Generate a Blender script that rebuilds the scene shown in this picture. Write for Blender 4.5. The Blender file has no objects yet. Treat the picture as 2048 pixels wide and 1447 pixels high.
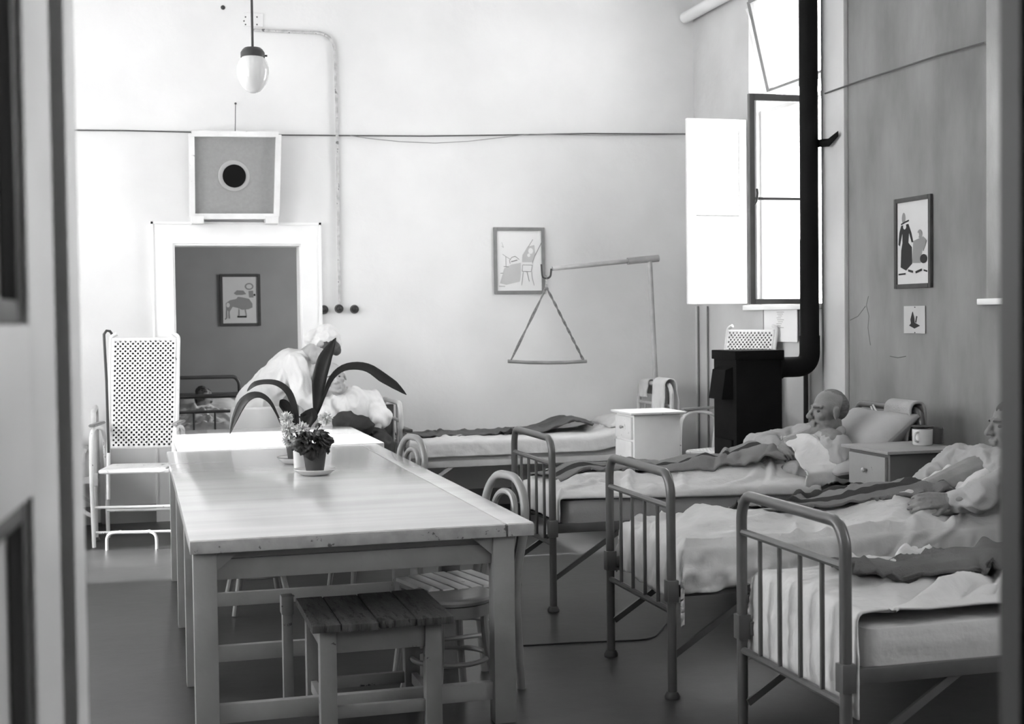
import bpy, bmesh, math, random
from mathutils import Vector, Matrix, Euler, noise, Quaternion
random.seed(7)
SC = bpy.context.scene
COL = SC.collection
PI = math.pi
# ------------------------------------------------------------ camera, world, sun, exposure
FPX, YAW, PITCH, ROLL, CAMZ = 2700.0, math.radians(15.6), math.atan(87.5/2700), .012, 1.57
Fv = Vector((math.sin(YAW)*math.cos(PITCH), math.cos(YAW)*math.cos(PITCH), -math.sin(PITCH)))
R0 = Vector((math.cos(YAW), -math.sin(YAW), 0)); U0 = R0.cross(Fv)
Rv = R0*math.cos(ROLL)-U0*math.sin(ROLL); Uv = U0*math.cos(ROLL)+R0*math.sin(ROLL)
camd = bpy.data.cameras.new('camera'); cam = bpy.data.objects.new('camera', camd); COL.objects.link(cam)
camd.sensor_width = 36; camd.lens = FPX/2048*36; camd.clip_start = .05
cam.matrix_world = Matrix(((Rv.x, Uv.x, -Fv.x, 0), (Rv.y, Uv.y, -Fv.y, 0), (Rv.z, Uv.z, -Fv.z, CAMZ), (0, 0, 0, 1)))
camd.dof.use_dof = True; camd.dof.focus_distance = 6.6; camd.dof.aperture_fstop = 5.6
SC.camera = cam
SC.view_settings.view_transform = 'Standard'; SC.view_settings.look = 'None'
SC.view_settings.gamma = 1; SC.view_settings.use_curve_mapping = False
SC.view_settings.exposure = 0.85
W = bpy.data.worlds.new('sky'); SC.world = W; W.use_nodes = True
W.node_tree.nodes['Background'].inputs[0].default_value = (1, 1, 1, 1)
W.node_tree.nodes['Background'].inputs[1].default_value = 9.0
sd = bpy.data.lights.new('sun', 'SUN'); sd.energy = 18.0; sd.angle = math.radians(2.0)
sun = bpy.data.objects.new('sun', sd); COL.objects.link(sun)
sun.rotation_mode = 'QUATERNION'; sun.rotation_quaternion = Vector((1, 0, -.60)).to_track_quat('-Z', 'Y')
def portal(name, loc, d, sx, sy):
    l = bpy.data.lights.new(name, 'AREA'); l.shape = 'RECTANGLE'; l.size = sx; l.size_y = sy
    l.cycles.is_portal = True
    o = bpy.data.objects.new(name, l); COL.objects.link(o); o.location = loc
    o.rotation_mode = 'QUATERNION'; o.rotation_quaternion = Vector(d).to_track_quat('-Z', 'Y')
for k, yc in enumerate((9.3, 6.2, 2.0)):
    portal('window_portal', (5.32, yc, 2.85), (-1, 0, 0), 1.3, 2.5)
portal('left_window_portal', (-3.12, 9.1, 2.6), (1, 0, 0), 1.4, 2.3)
portal('side_room_portal', (3.35, 12.9, 1.8), (-1, 0, 0), 1.0, 1.4)

# ------------------------------------------------------------ helpers
def ray(px, py):
    return Fv + Rv*((px-1024)/FPX) - Uv*((py-723.5)/FPX)
def at(px, py, ax, v):
    d = ray(px, py); i = 'XYZ'.index(ax); o = Vector((0, 0, CAMZ))
    return o + d*((v-o[i])/d[i])
def V(*a): return Vector(a)
_m = {}
def M(name, v, rough=.6, spec=.3, var=.06, scale=4., bump=0., bscale=60., chip=None, metal=0., stretch=None):
    if name in _m: return _m[name]
    m = bpy.data.materials.new(name); m.use_nodes = True; nt = m.node_tree; N = nt.nodes; L = nt.links
    b = N['Principled BSDF']; b.inputs['Roughness'].default_value = rough
    b.inputs['Specular IOR Level'].default_value = spec; b.inputs['Metallic'].default_value = metal
    tc = N.new('ShaderNodeTexCoord'); src = tc.outputs['Object']
    if stretch:
        mp = N.new('ShaderNodeMapping'); mp.inputs['Scale'].default_value = stretch; L.new(src, mp.inputs[0]); src = mp.outputs[0]
    n = N.new('ShaderNodeTexNoise'); n.inputs['Scale'].default_value = scale; n.inputs['Detail'].default_value = 6; L.new(src, n.inputs['Vector'])
    r = N.new('ShaderNodeMapRange'); r.inputs[1].default_value = .3; r.inputs[2].default_value = .7
    r.inputs[3].default_value = max(0, v*(1-var)); r.inputs[4].default_value = min(1, v*(1+var)); L.new(n.outputs[0], r.inputs[0])
    out = r.outputs[0]
    if chip:
        cv, th, cs = chip
        n2 = N.new('ShaderNodeTexNoise'); n2.inputs['Scale'].default_value = cs; n2.inputs['Detail'].default_value = 5; n2.inputs['Roughness'].default_value = .65
        L.new(src, n2.inputs['Vector'])
        t = N.new('ShaderNodeMapRange'); t.inputs[1].default_value = th; t.inputs[2].default_value = th+.03; L.new(n2.outputs[0], t.inputs[0])
        mx = N.new('ShaderNodeMix'); mx.data_type = 'FLOAT'; L.new(t.outputs[0], mx.inputs[0]); L.new(out, mx.inputs[2]); mx.inputs[3].default_value = cv
        out = mx.outputs[0]
    L.new(out, b.inputs['Base Color'])
    if bump:
        n3 = N.new('ShaderNodeTexNoise'); n3.inputs['Scale'].default_value = bscale; n3.inputs['Detail'].default_value = 4; L.new(src, n3.inputs['Vector'])
        bp = N.new('ShaderNodeBump'); bp.inputs['Strength'].default_value = bump; bp.inputs['Distance'].default_value = .01
        L.new(n3.outputs[0], bp.inputs['Height']); L.new(bp.outputs[0], b.inputs['Normal'])
    _m[name] = m; return m
def glass(name, tint=.95, gl=.06):
    if name in _m: return _m[name]
    m = bpy.data.materials.new(name); m.use_nodes = True; nt = m.node_tree; N = nt.nodes; L = nt.links
    N.remove(N['Principled BSDF']); t = N.new('ShaderNodeBsdfTransparent'); t.inputs[0].default_value = (tint,)*3+(1,)
    g = N.new('ShaderNodeBsdfGlossy'); g.inputs['Roughness'].default_value = .05
    mx = N.new('ShaderNodeMixShader'); mx.inputs[0].default_value = gl
    L.new(t.outputs[0], mx.inputs[1]); L.new(g.outputs[0], mx.inputs[2]); L.new(mx.outputs[0], N['Material Output'].inputs[0])
    _m[name] = m; return m

def box(bm, a, b, bev=0.):
    x0, y0, z0 = (min(a[i], b[i]) for i in range(3)); x1, y1, z1 = (max(a[i], b[i]) for i in range(3))
    r = bmesh.ops.create_cube(bm, size=1, matrix=Matrix.Translation(((x0+x1)/2, (y0+y1)/2, (z0+z1)/2)) @ Matrix.Diagonal((x1-x0, y1-y0, z1-z0, 1)))
    if bev:
        es = list({e for v in r['verts'] for e in v.link_edges})
        bmesh.ops.bevel(bm, geom=es, offset=bev, segments=2, affect='EDGES', profile=.6)
def beam(bm, p, q, w, h, up=(0, 0, 1), bev=0.):
    p, q = Vector(p), Vector(q); d = (q-p); L = d.length; d.normalize()
    s = d.cross(Vector(up));
    if s.length < 1e-3: s = d.cross(Vector((1, 0, 0)))
    s.normalize(); u = s.cross(d)
    mt = Matrix(((s.x, d.x, u.x, (p.x+q.x)/2), (s.y, d.y, u.y, (p.y+q.y)/2), (s.z, d.z, u.z, (p.z+q.z)/2), (0, 0, 0, 1)))
    r = bmesh.ops.create_cube(bm, size=1, matrix=mt @ Matrix.Diagonal((w, L, h, 1)))
    if bev:
        es = list({e for v in r['verts'] for e in v.link_edges})
        bmesh.ops.bevel(bm, geom=es, offset=bev, segments=2, affect='EDGES')
def fillet(pts, r, n=5, closed=False):
    pts = [Vector(p) for p in pts]; out = []
    N = len(pts)
    for i, p in enumerate(pts):
        if not closed and i in (0, N-1): out.append(p); continue
        a = pts[i-1]; c = pts[(i+1) % N]; da = (a-p); dc = (c-p)
        t = min(r, da.length*.49, dc.length*.49); A = p+da.normalized()*t; B = p+dc.normalized()*t
        for k in range(n+1):
            s = k/n; out.append(A*(1-s)**2+p*2*s*(1-s)+B*s*s)
    return out
def tube(bm, pts, r, n=10, closed=False, cap=True, flat=None):
    pts = [Vector(p) for p in pts]; N = len(pts); rings = []
    t0 = (pts[1]-pts[0]).normalized(); ref = Vector((0, 0, 1)) if abs(t0.z) < .9 else Vector((1, 0, 0))
    nrm = t0.cross(ref).normalized(); prev = t0
    for i, p in enumerate(pts):
        if closed: t = (pts[(i+1) % N]-pts[i-1]).normalized()
        else: t = (pts[min(i+1, N-1)]-pts[max(i-1, 0)]).normalized()
        q = prev.rotation_difference(t); nrm = (q @ nrm).normalized(); prev = t
        b = t.cross(nrm); rr = r[i] if isinstance(r, (list, tuple)) else r
        ry = rr if flat is None else rr*flat
        rings.append([bm.verts.new(p+nrm*math.cos(2*PI*k/n)*rr+b*math.sin(2*PI*k/n)*ry) for k in range(n)])
    for i in range(N if closed else N-1):
        A, B = rings[i], rings[(i+1) % N]
        for k in range(n): bm.faces.new((A[k], A[(k+1) % n], B[(k+1) % n], B[k]))
    if cap and not closed:
        bm.faces.new(rings[0][::-1]); bm.faces.new(rings[-1])
def lathe(bm, prof, c=(0, 0, 0), n=32, mat=None):
    c = Vector(c); rings = []
    for r, z in prof:
        if r < 1e-5: rings.append([bm.verts.new(c+Vector((0, 0, z)))])
        else: rings.append([bm.verts.new(c+Vector((r*math.cos(2*PI*k/n), r*math.sin(2*PI*k/n), z))) for k in range(n)])
    for A, B in zip(rings, rings[1:]):
        for k in range(n):
            a, b, cc, d = A[k % len(A)], A[(k+1) % n % len(A)], B[(k+1) % n % len(B)], B[k % len(B)]
            f = []
            for v in (a, b, cc, d):
                if v not in f: f.append(v)
            if len(f) > 2:
                try: bm.faces.new(f)
                except ValueError: pass
def uvs(bm, mt, n=16, m=12):
    bmesh.ops.create_uvsphere(bm, u_segments=n, v_segments=m, radius=1, matrix=mt)
def ell(bm, c, r, rot=None, n=20):
    mt = Matrix.Translation(Vector(c)) @ (rot.to_4x4() if rot else Matrix.Identity(4)) @ Matrix.Diagonal((r[0], r[1], r[2], 1))
    uvs(bm, mt, n, max(8, n*2//3))
def caps(bm, p, q, r0, r1=None, n=14):
    r1 = r0 if r1 is None else r1; p, q = Vector(p), Vector(q); d = (q-p); L = d.length
    if L < 1e-5: ell(bm, p, (r0,)*3); return
    d.normalize(); pts = []; rs = []
    for k in range(5): a = PI/2*(1-k/5)*.97; pts.append(p-d*r0*math.sin(a)); rs.append(r0*math.cos(a))
    pts.append(p); rs.append(r0); pts.append(q); rs.append(r1)
    for k in range(1, 6): a = PI/2*(k/5)*.97; pts.append(q+d*r1*math.sin(a)); rs.append(r1*math.cos(a))
    tube(bm, pts, rs, n)
def grid(bm, nu, nv, fn, wrap=False):
    vs = [[bm.verts.new(fn(i/(nu-1), j/(nv-1))) for j in range(nv)] for i in range(nu)]
    for i in range(nu-1):
        for j in range(nv-1): bm.faces.new((vs[i][j], vs[i+1][j], vs[i+1][j+1], vs[i][j+1]))
    return vs
def B(): return bmesh.new()
def root_of(o):
    while o.parent: o = o.parent
    return o
def obj(name, bm, mat, parent=None, origin=None, world=True, sharp=35, solid=0., soff=0):
    """link bm as one mesh; coordinates are world ones unless world=False (thing-local)"""
    if world:
        if parent is not None: bmesh.ops.translate(bm, verts=bm.verts, vec=-root_of(parent).location)
        elif origin is not None: bmesh.ops.translate(bm, verts=bm.verts, vec=-Vector(origin))
    bmesh.ops.recalc_face_normals(bm, faces=bm.faces)
    me = bpy.data.meshes.new(name); bm.to_mesh(me); bm.free()
    for p in me.polygons: p.use_smooth = True
    if sharp < 180: me.set_sharp_from_angle(angle=math.radians(sharp))
    me.materials.append(mat)
    o = bpy.data.objects.new(name, me); COL.objects.link(o)
    if parent is not None: o.parent = parent
    elif origin is not None: o.location = origin
    if solid:
        md = o.modifiers.new('thickness', 'SOLIDIFY'); md.thickness = solid; md.offset = soff
    return o
def tag(o, label=None, cat=None, group=None, kind=None):
    if label: o['label'] = label
    if cat: o['category'] = cat
    if group: o['group'] = group
    if kind: o['kind'] = kind
    return o
def thing(name, label, cat, loc=(0, 0, 0), rz=0, group=None):
    o = bpy.data.objects.new(name, None); COL.objects.link(o); o.location = loc; o.rotation_euler = (0, 0, rz)
    o.empty_display_size = .1
    return tag(o, label, cat, group)
def struct(name, bm, mat, parent=None, **k):
    o = obj(name, bm, mat, parent, **k)
    if parent is None: o['kind'] = 'structure'
    return o
def copy_tree(o, parent=None):
    c = o.copy(); COL.objects.link(c)
    if parent is not None: c.parent = parent
    for ch in list(o.children): copy_tree(ch, c)
    return c
def place(c, loc, rz, label, group=None):
    c.location = loc; c.rotation_euler = (0, 0, rz); c['label'] = label
    if group: c['group'] = group
    return c
def fbm(p, o=4):
    return noise.fractal(Vector(p), 1.0, 2.0, o)
def sm(a, b, x):
    t = max(0, min(1, (x-a)/(b-a))) if a != b else float(x > a); return t*t*(3-2*t)
def gs(x, c, w): return math.exp(-((x-c)/w)**2)

# organic bodies: overlapping shapes fused into one continuous skin
def fuse(name, bm, mat, parent, voxel=.008, it=3, wrinkle=0., wscale=6., wdir=(1, 1, 1), seed=0, origin=None, squash=None):
    me = bpy.data.meshes.new('t'); bm.to_mesh(me); bm.free()
    o = bpy.data.objects.new('t', me); COL.objects.link(o)
    md = o.modifiers.new('r', 'REMESH'); md.mode = 'VOXEL'; md.voxel_size = voxel; md.adaptivity = 0
    if it:
        s = o.modifiers.new('s', 'SMOOTH'); s.factor = .5; s.iterations = it
    dg = bpy.context.evaluated_depsgraph_get(); dg.update()
    nm = bpy.data.meshes.new_from_object(o.evaluated_get(dg)); bpy.data.objects.remove(o)
    nb = bmesh.new(); nb.from_mesh(nm); bpy.data.meshes.remove(nm)
    if wrinkle:
        nb.normal_update(); wd = Vector(wdir)
        mv = []
        for v in nb.verts:
            q = Vector((v.co.x*wd.x, v.co.y*wd.y, v.co.z*wd.z))*wscale+Vector((seed, seed*.7, 0))
            t = noise.noise(q); t2 = 1-abs(noise.noise(q*1.7+Vector((5, 5, 5))))*3
            mv.append(v.normal*(t*wrinkle*.6+max(t2, -.5)*wrinkle*.5))
        for v, d in zip(nb.verts, mv): v.co += d
    if squash: squash(nb)
    return obj(name, nb, mat, parent, origin=origin, sharp=180)
def frame_of(face, up):
    f = Vector(face).normalized(); u = Vector(up); u = (u-f*u.dot(f)).normalized(); r = f.cross(u)
    return Matrix((r, f, u)).transposed()      # columns: right, forward, up
class Head:
    def __init__(s, c, face, up, sc=1.0): s.c = Vector(c); s.R = frame_of(face, up); s.s = sc
    def p(s, x, y, z): return s.c + s.R @ (Vector((x, y, z))*s.s)
    def e(s, bm, c, r, n=20): ell(bm, s.p(*c), [k*s.s for k in r], s.R, n)
    def k(s, bm, a, b, r0, r1=None): caps(bm, s.p(*a), s.p(*b), r0*s.s, (r1 or r0)*s.s)
    def build(s, bm):
        s.e(bm, (0, -.018, .032), (.074, .094, .084), 32); s.e(bm, (0, .022, -.018), (.060, .066, .088), 28)
        s.e(bm, (0, .032, -.078), (.044, .048, .036)); s.e(bm, (0, .070, -.098), (.019, .017, .016))
        s.k(bm, (0, .082, .018), (0, .112, -.030), .0085, .013); s.e(bm, (.012, .098, -.034), (.010, .012, .008)); s.e(bm, (-.012, .098, -.034), (.010, .012, .008))
        for q in (-1, 1):
            s.k(bm, (q*.012, .083, .024), (q*.045, .066, .022), .0105, .009)
            s.e(bm, (q*.043, .058, -.024), (.021, .022, .022)); s.e(bm, (q*.042, .018, -.062), (.02, .04, .03))
            s.e(bm, (q*.078, -.008, -.006), (.008, .019, .032)); s.k(bm, (q*.083, -.016, .018), (q*.080, -.004, -.034), .006, .006)
        s.k(bm, (-.019, .084, -.062), (.019, .084, -.062), .0075); s.k(bm, (-.015, .083, -.074), (.015, .083, -.074), .0075)
    def eyes(s, parent, dark):
        for q in (-1, 1):
            b = B(); s.e(b, (q*.030, .070, .000), (.0125, .0105, .0085), 12); obj('eye', b, dark, parent)
            b = B(); s.k(b, (q*.016, .092, .021), (q*.046, .078, .022), .0045, .0035); obj('eyebrow', b, dark, parent)
    def neck(s, bm, base, r=.055): caps(bm, s.p(0, -.025, -.06), base, r*s.s, r*1.15)
def hand(bm, wrist, dr, nrm, curl=.6, side=1, sc=1.0):
    """palm plus five separate bent fingers; nrm = direction the back of the hand faces"""
    d = Vector(dr).normalized(); n = Vector(nrm); n = (n-d*n.dot(d)).normalized(); s = d.cross(n)*side
    w = Vector(wrist)
    P = lambda a, b, c: w + (d*a + s*b + n*c)*sc
    for b in (-.028, -.010, .009, .027): caps(bm, P(.01, b*.6, 0), P(.085, b, 0), .016*sc, .0115*sc)
    for b, L, r in ((-.030, .085, .0085), (-.011, .098, .009), (.009, .092, .0088), (.028, .072, .0078)):
        p = P(.086, b, .002); a = 0; q = p
        for k, fr in enumerate((.45, .32, .23)):
            a += curl*(.7 if k == 0 else 1.0)
            e = q + (d*math.cos(a) - n*math.sin(a))*L*fr*sc
            caps(bm, q, e, r*sc*(1-.1*k), r*sc*(.9-.1*k)); q = e
    p = P(.025, -.03, -.004); q = P(.058, -.058, -.014); e = P(.088, -.060, -.024)
    caps(bm, p, q, .014*sc, .011*sc); caps(bm, q, e, .0105*sc, .0085*sc)
# ------------------------------------------------------------ materials
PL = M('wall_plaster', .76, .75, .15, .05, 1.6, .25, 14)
PLA = M('wall_plaster_right_lit', .60, .75, .15, .1, 1.5, .3, 12)  # lighter than the rest of the right wall: window light put into the colour
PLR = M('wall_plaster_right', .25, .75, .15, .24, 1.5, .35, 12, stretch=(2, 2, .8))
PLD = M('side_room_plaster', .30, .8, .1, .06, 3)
WHT = M('white_gloss_paint', .86, .35, .4, .04, 5)
WHO = M('worn_white_paint', .74, .45, .35, .08, 5, .2, 30, chip=(.18, .66, 16))
TRM = M('trim_paint', .88, .4, .4, .03, 4)
DRK = M('dark_paint', .045, .4, .4, .15, 6)
BLK = M('stove_black_iron', .009, .8, .08, .3, 5, .15, 40)
PIPB = M('stove_pipe_black', .009, .75, .1, .3, 4, .2, 18)
WFR = M('window_frame_grey', .16, .5, .3, .1, 6)
FLR = M('linoleum_floor', .034, .36, .28, .28, 1.7, .12, 9, chip=(.03, .70, 2.6))
BEDM = M('bed_steel_paint', .085, .3, .5, .12, 8)
BEDL = M('bed_light_paint', .50, .35, .5, .12, 8)
TBT = M('table_top_enamel', .54, .13, .6, .08, 1.4, .05, 12, stretch=(.6, 5, 1))
TBE = M('table_worn_edge', .34, .5, .3, .2, 14, .2, 30, chip=(.10, .60, 18))
TBL = M('table_leg_paint', .26, .5, .35, .12, 5, .2, 25, chip=(.05, .69, 9))
STW = M('stool_bare_wood', .055, .6, .3, .45, 6, .5, 40, chip=(.015, .56, 9), stretch=(6, 1, 1))
STL = M('stool_leg_paint', .19, .5, .3, .12, 6, .2, 25, chip=(.03, .63, 8))
SHEET = M('white_sheet_cotton', .54, .9, .05, .06, 3, .8, 13, stretch=(1, 2.2, 1))
SHEETG = M('mattress_ticking', .36, .9, .05, .05, 4, .2, 140)
BLNK = M('grey_wool_blanket', .12, .95, .03, .15, 5, .5, 220)
BLND = M('dark_wool_blanket', .05, .95, .03, .2, 5, .5, 220)
SKIN = M('skin', .36, .55, .3, .10, 12, .15, 90)
SKIND = M('skin_weathered', .20, .5, .35, .14, 14, .25, 90)
HAIRG = M('grey_hair', .14, .6, .3, .35, 20, .6, 120, stretch=(1, 1, 4))
HAIRD = M('dark_hair', .06, .5, .3, .3, 20, .5, 120)
SHIRT = M('pale_cotton_shirt', .62, .9, .05, .05, 6, .2, 120)
SHIRTG = M('grey_pyjama_cotton', .34, .9, .05, .07, 6, .2, 120)
UNI = M('white_uniform_cotton', .66, .85, .05, .03, 5, .2, 120)
EYE = M('eye_dark', .04, .3, .5)
METL = M('galvanised_tube', .42, .35, .5, .15, 10)
WOODC = M('bentwood_varnish', .24, .32, .5, .2, 5, .1, 20)
LEAF = M('dark_leaf', .022, .4, .4, .35, 8, .2, 30)
LEAF2 = M('broad_leaf', .018, .42, .35, .3, 8, .3, 40)
PETAL = M('chrysanthemum_petals', .80, .8, .1, .15, 30)
TERRA = M('terracotta_dark', .06, .7, .2, .15, 10)
ENAM = M('pale_enamel', .60, .2, .5, .04, 6)
RIM = M('dark_enamel_rim', .04, .3, .5)
PAPER = M('print_paper', .80, .8, .1, .02, 4)
PAPERG = M('print_paper_aged', .62, .8, .1, .03, 4)
FRM = M('picture_frame_wood', .24, .5, .3, .15, 12)
FRMD = M('picture_frame_dark', .07, .5, .3, .15, 12)
INKL = M('print_ink_pale', .55, .9, .05); INKM = M('print_ink_mid', .28, .9, .05); INKD = M('print_ink_dark', .05, .9, .05)
OPAL = M('opal_glass', .68, .12, .6, .02, 3)
GREY = M('speaker_cloth_grey', .30, .9, .05, .05, 40, .2, 200)
CABW = M('cabinet_front_paint', .27, .45, .3, .08, 5, .1, 30, chip=(.14, .68, 16)); PILW = M('pillow_cotton', .36, .9, .05, .06, 3, .7, 13)
PANE = glass('window_glass')
# ------------------------------------------------------------ the room
XR, XL, YB, ZC = 4.75, -2.9, 11.0, 4.6
b = B(); box(b, (XL-.2, .9, -.15), (5.05, YB+.2, 0)); struct('floor', b, FLR)
b = B(); box(b, (XL-.25, .88, ZC), (5.25, YB+.2, ZC+.15)); struct('ceiling', b, PL)
def wall_x(name, x0, x1, y0, y1, holes, mat):
    b = B(); ys = y0
    for (a, c, z0, z1) in sorted(holes):
        box(b, (x0, ys, 0), (x1, a, ZC)); box(b, (x0, a, 0), (x1, c, z0)); box(b, (x0, a, z1), (x1, c, ZC)); ys = c
    box(b, (x0, ys, 0), (x1, y1, ZC)); return struct(name, b, mat)
WZ0, WZ1 = 1.65, 4.12
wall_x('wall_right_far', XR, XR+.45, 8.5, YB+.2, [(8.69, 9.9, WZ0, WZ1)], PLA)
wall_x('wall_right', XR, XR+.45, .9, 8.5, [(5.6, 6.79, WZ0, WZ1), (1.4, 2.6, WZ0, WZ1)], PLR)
wall_x('wall_left', XL-.2, XL, .9, YB+.2, [(3.6, 5.0, 1.2, 3.7), (6.1, 7.5, 1.2, 3.7), (8.45, 9.75, 1.45, 3.70)], PL)
b = B()
box(b, (XL, YB, 0), (.302, YB+.2, ZC)); box(b, (1.311, YB, 0), (XR, YB+.2, ZC)); box(b, (.302, YB, 2.19), (1.311, YB+.2, ZC))
struct('wall_back', b, PL)
b = B()   # casing round the doorway in the back wall
box(b, (.153, YB-.03, 0), (.302, YB+.0, 2.345)); box(b, (1.311, YB-.03, 0), (1.455, YB, 2.345)); box(b, (.302, YB-.03, 2.19), (1.311, YB, 2.345))
box(b, (.302, YB-.015, 0), (.318, YB+.2, 2.19)); box(b, (1.295, YB-.015, 0), (1.311, YB+.2, 2.19)); box(b, (.318, YB-.015, 2.174), (1.295, YB+.2, 2.19))
box(b, (.138, YB-.04, 0), (.156, YB, 2.36)); box(b, (1.452, YB-.04, 0), (1.470, YB, 2.36)); box(b, (.138, YB-.04, 2.342), (1.470, YB, 2.36))
struct('door_1', b, TRM, sharp=20)
b = B(); box(b, (XL, YB-.02, 0), (.138, YB, .14)); struct('baseboard_back', b, M('baseboard_grey', .25, .5))
b = B(); box(b, (1.47, YB-.02, 0), (XR-.02, YB, .14)); struct('baseboard_back_east', b, _m['baseboard_grey'])
b = B(); box(b, (XR-.02, .9, 0), (XR, YB-.02, .14)); struct('baseboard_right', b, _m['baseboard_grey'])
# side room seen through the doorway
b = B(); box(b, (-1.8, YB+.2, -.15), (3.3, 14.4, 0)); struct('floor_side_room', b, FLR)
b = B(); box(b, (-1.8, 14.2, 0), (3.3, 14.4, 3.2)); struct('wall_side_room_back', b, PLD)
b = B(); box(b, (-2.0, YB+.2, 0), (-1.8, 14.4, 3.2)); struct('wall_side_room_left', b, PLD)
b = B(); box(b, (3.1, YB+.2, 0), (3.3, 12.4, 3.2)); box(b, (3.1, 13.4, 0), (3.3, 14.2, 3.2)); box(b, (3.1, 12.4, 0), (3.3, 13.4, 1.1)); box(b, (3.1, 12.4, 2.5), (3.3, 13.4, 3.2)); struct('wall_side_room_right', b, PLD)  # window opening added out of view to let daylight into the side room
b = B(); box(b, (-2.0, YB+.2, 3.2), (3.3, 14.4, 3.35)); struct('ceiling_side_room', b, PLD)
# front wall with the doorway the picture is taken through, and the corridor behind
HD = M('corridor_paint', .25, .8, .1)
b = B(); box(b, (XL, .9, 0), (-.18, 1.03, ZC)); box(b, (1.25, .9, 0), (XR, 1.03, ZC)); box(b, (-.18, .9, 2.75), (1.25, 1.03, ZC)); struct('wall_front', b, PL)
b = B(); box(b, (-1.5, -1.5, -.15), (2.5, .9, 0)); struct('floor_corridor', b, FLR)
b = B(); box(b, (-1.6, -1.6, 0), (-1.5, .9, 3)); box(b, (2.5, -1.6, 0), (2.6, .9, 3)); box(b, (-1.5, -1.6, 0), (2.5, -1.5, 3)); struct('wall_corridor', b, HD)
b = B(); box(b, (-1.6, -1.6, 3), (2.6, .9, 3.1)); struct('ceiling_corridor', b, HD)
# ---- open door leaf on the left (seen along its face)
DL = thing('door_2', None, None, (0, 0, 0)); DL['kind'] = 'structure'
a0 = at(155, 700, 'Y', 1.70); fe = Vector((a0.x, a0.y, 0)); dd = Vector((.073, .997, 0)).normalized()
def leafd(px):   # distance back from the free edge where the leaf face meets this sight line
    r_ = ray(px, 700); r2 = Vector((r_.x, r_.y)); A = Vector((fe.x, fe.y)); D = Vector((-dd.x, -dd.y))
    return (A.x*r2.y-A.y*r2.x)/(D.y*r2.x-D.x*r2.y)
s134, s112, s60, s30 = leafd(134), leafd(112), leafd(60), leafd(34)
DL.location = fe; DL.rotation_euler = (0, 0, math.atan2(-dd.y, -dd.x))
# local x runs back from the free edge to the hinge; the room face is at local +y
b = B(); box(b, (.0, -.03, .01), (s134, .004, 2.7), .002); obj('astragal', b, WHT, DL, world=False)
b = B(); box(b, (s134, -.045, .01), (s112, -.012, 2.7)); obj('rebate_shadow', b, DRK, DL, world=False)  # dark colour stands in for the shadow gap at the leaf's edge
b = B(); box(b, (s112, -.045, .01), (s60, 0, 2.7), .003); obj('stile', b, WHT, DL, world=False)
b = B(); box(b, (.66, -.045, .01), (.76, 0, 2.7), .003); obj('stile', b, WHT, DL, world=False)
b = B(); box(b, (s60, -.045, 1.41), (.66, 0, 1.57), .003); obj('rail', b, WHT, DL, world=False)
b = B(); box(b, (s60, -.045, .01), (.66, 0, .25), .003); obj('rail', b, WHT, DL, world=False)
b = B(); box(b, (s60, -.045, 2.55), (.66, 0, 2.7), .003); obj('rail', b, WHT, DL, world=False)
for z0, z1 in ((.25, 1.41), (1.57, 2.55)):
    b = B(); box(b, (s60, -.034, z0), (.66, -.022, z1)); obj('panel', b, WHT, DL, world=False)
    w = .022; b = B()
    for q in (((s60, z0), (s60+w, z1)), ((.66-w, z0), (.66, z1)), ((s60+w, z0), (.66-w, z0+w)), ((s60+w, z1-w), (.66-w, z1))):
        box(b, (q[0][0], -.022, q[0][1]), (q[1][0], -.006, q[1][1]), .004)
    obj('moulding', b, M('moulding_grey', .10, .4), DL, world=False)
# ---- closed leaf on the right, seen from the dark side
DR = thing('door_3', None, None, (.73, .98, 0)); DR['kind'] = 'structure'
cx = at(2005, 700, 'Y', 1.02).x
b = B(); box(b, (cx, 1.0, .01), (1.22, 1.02, 2.74)); obj('leaf_board', b, M('door_edge_lit', .25, .5), DR)  # lit edge strip and darker corridor face: light painted into their greys
b = B(); box(b, (at(2036, 700, 'Y', .975).x, .972, .01), (1.22, 1.0, 2.74)); obj('stile', b, M('door_corridor_shaded', .10, .5), DR)

# fine cracks in the plaster of the right wall
for pts in (((1737, 592), (1733, 610), (1738, 632), (1736, 655), (1741, 690)), ((1700, 640), (1716, 632), (1731, 612)), ((1672, 392), (1676, 420), (1668, 440), (1671, 480)), ((1780, 712), (1796, 715), (1812, 712))):
    b = B(); tube(b, [at(x, y, 'X', XR) for x, y in pts], .0025, 4); obj('crack', b, M('crack_dark', .12, .9), bpy.data.objects['wall_right'])
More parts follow.
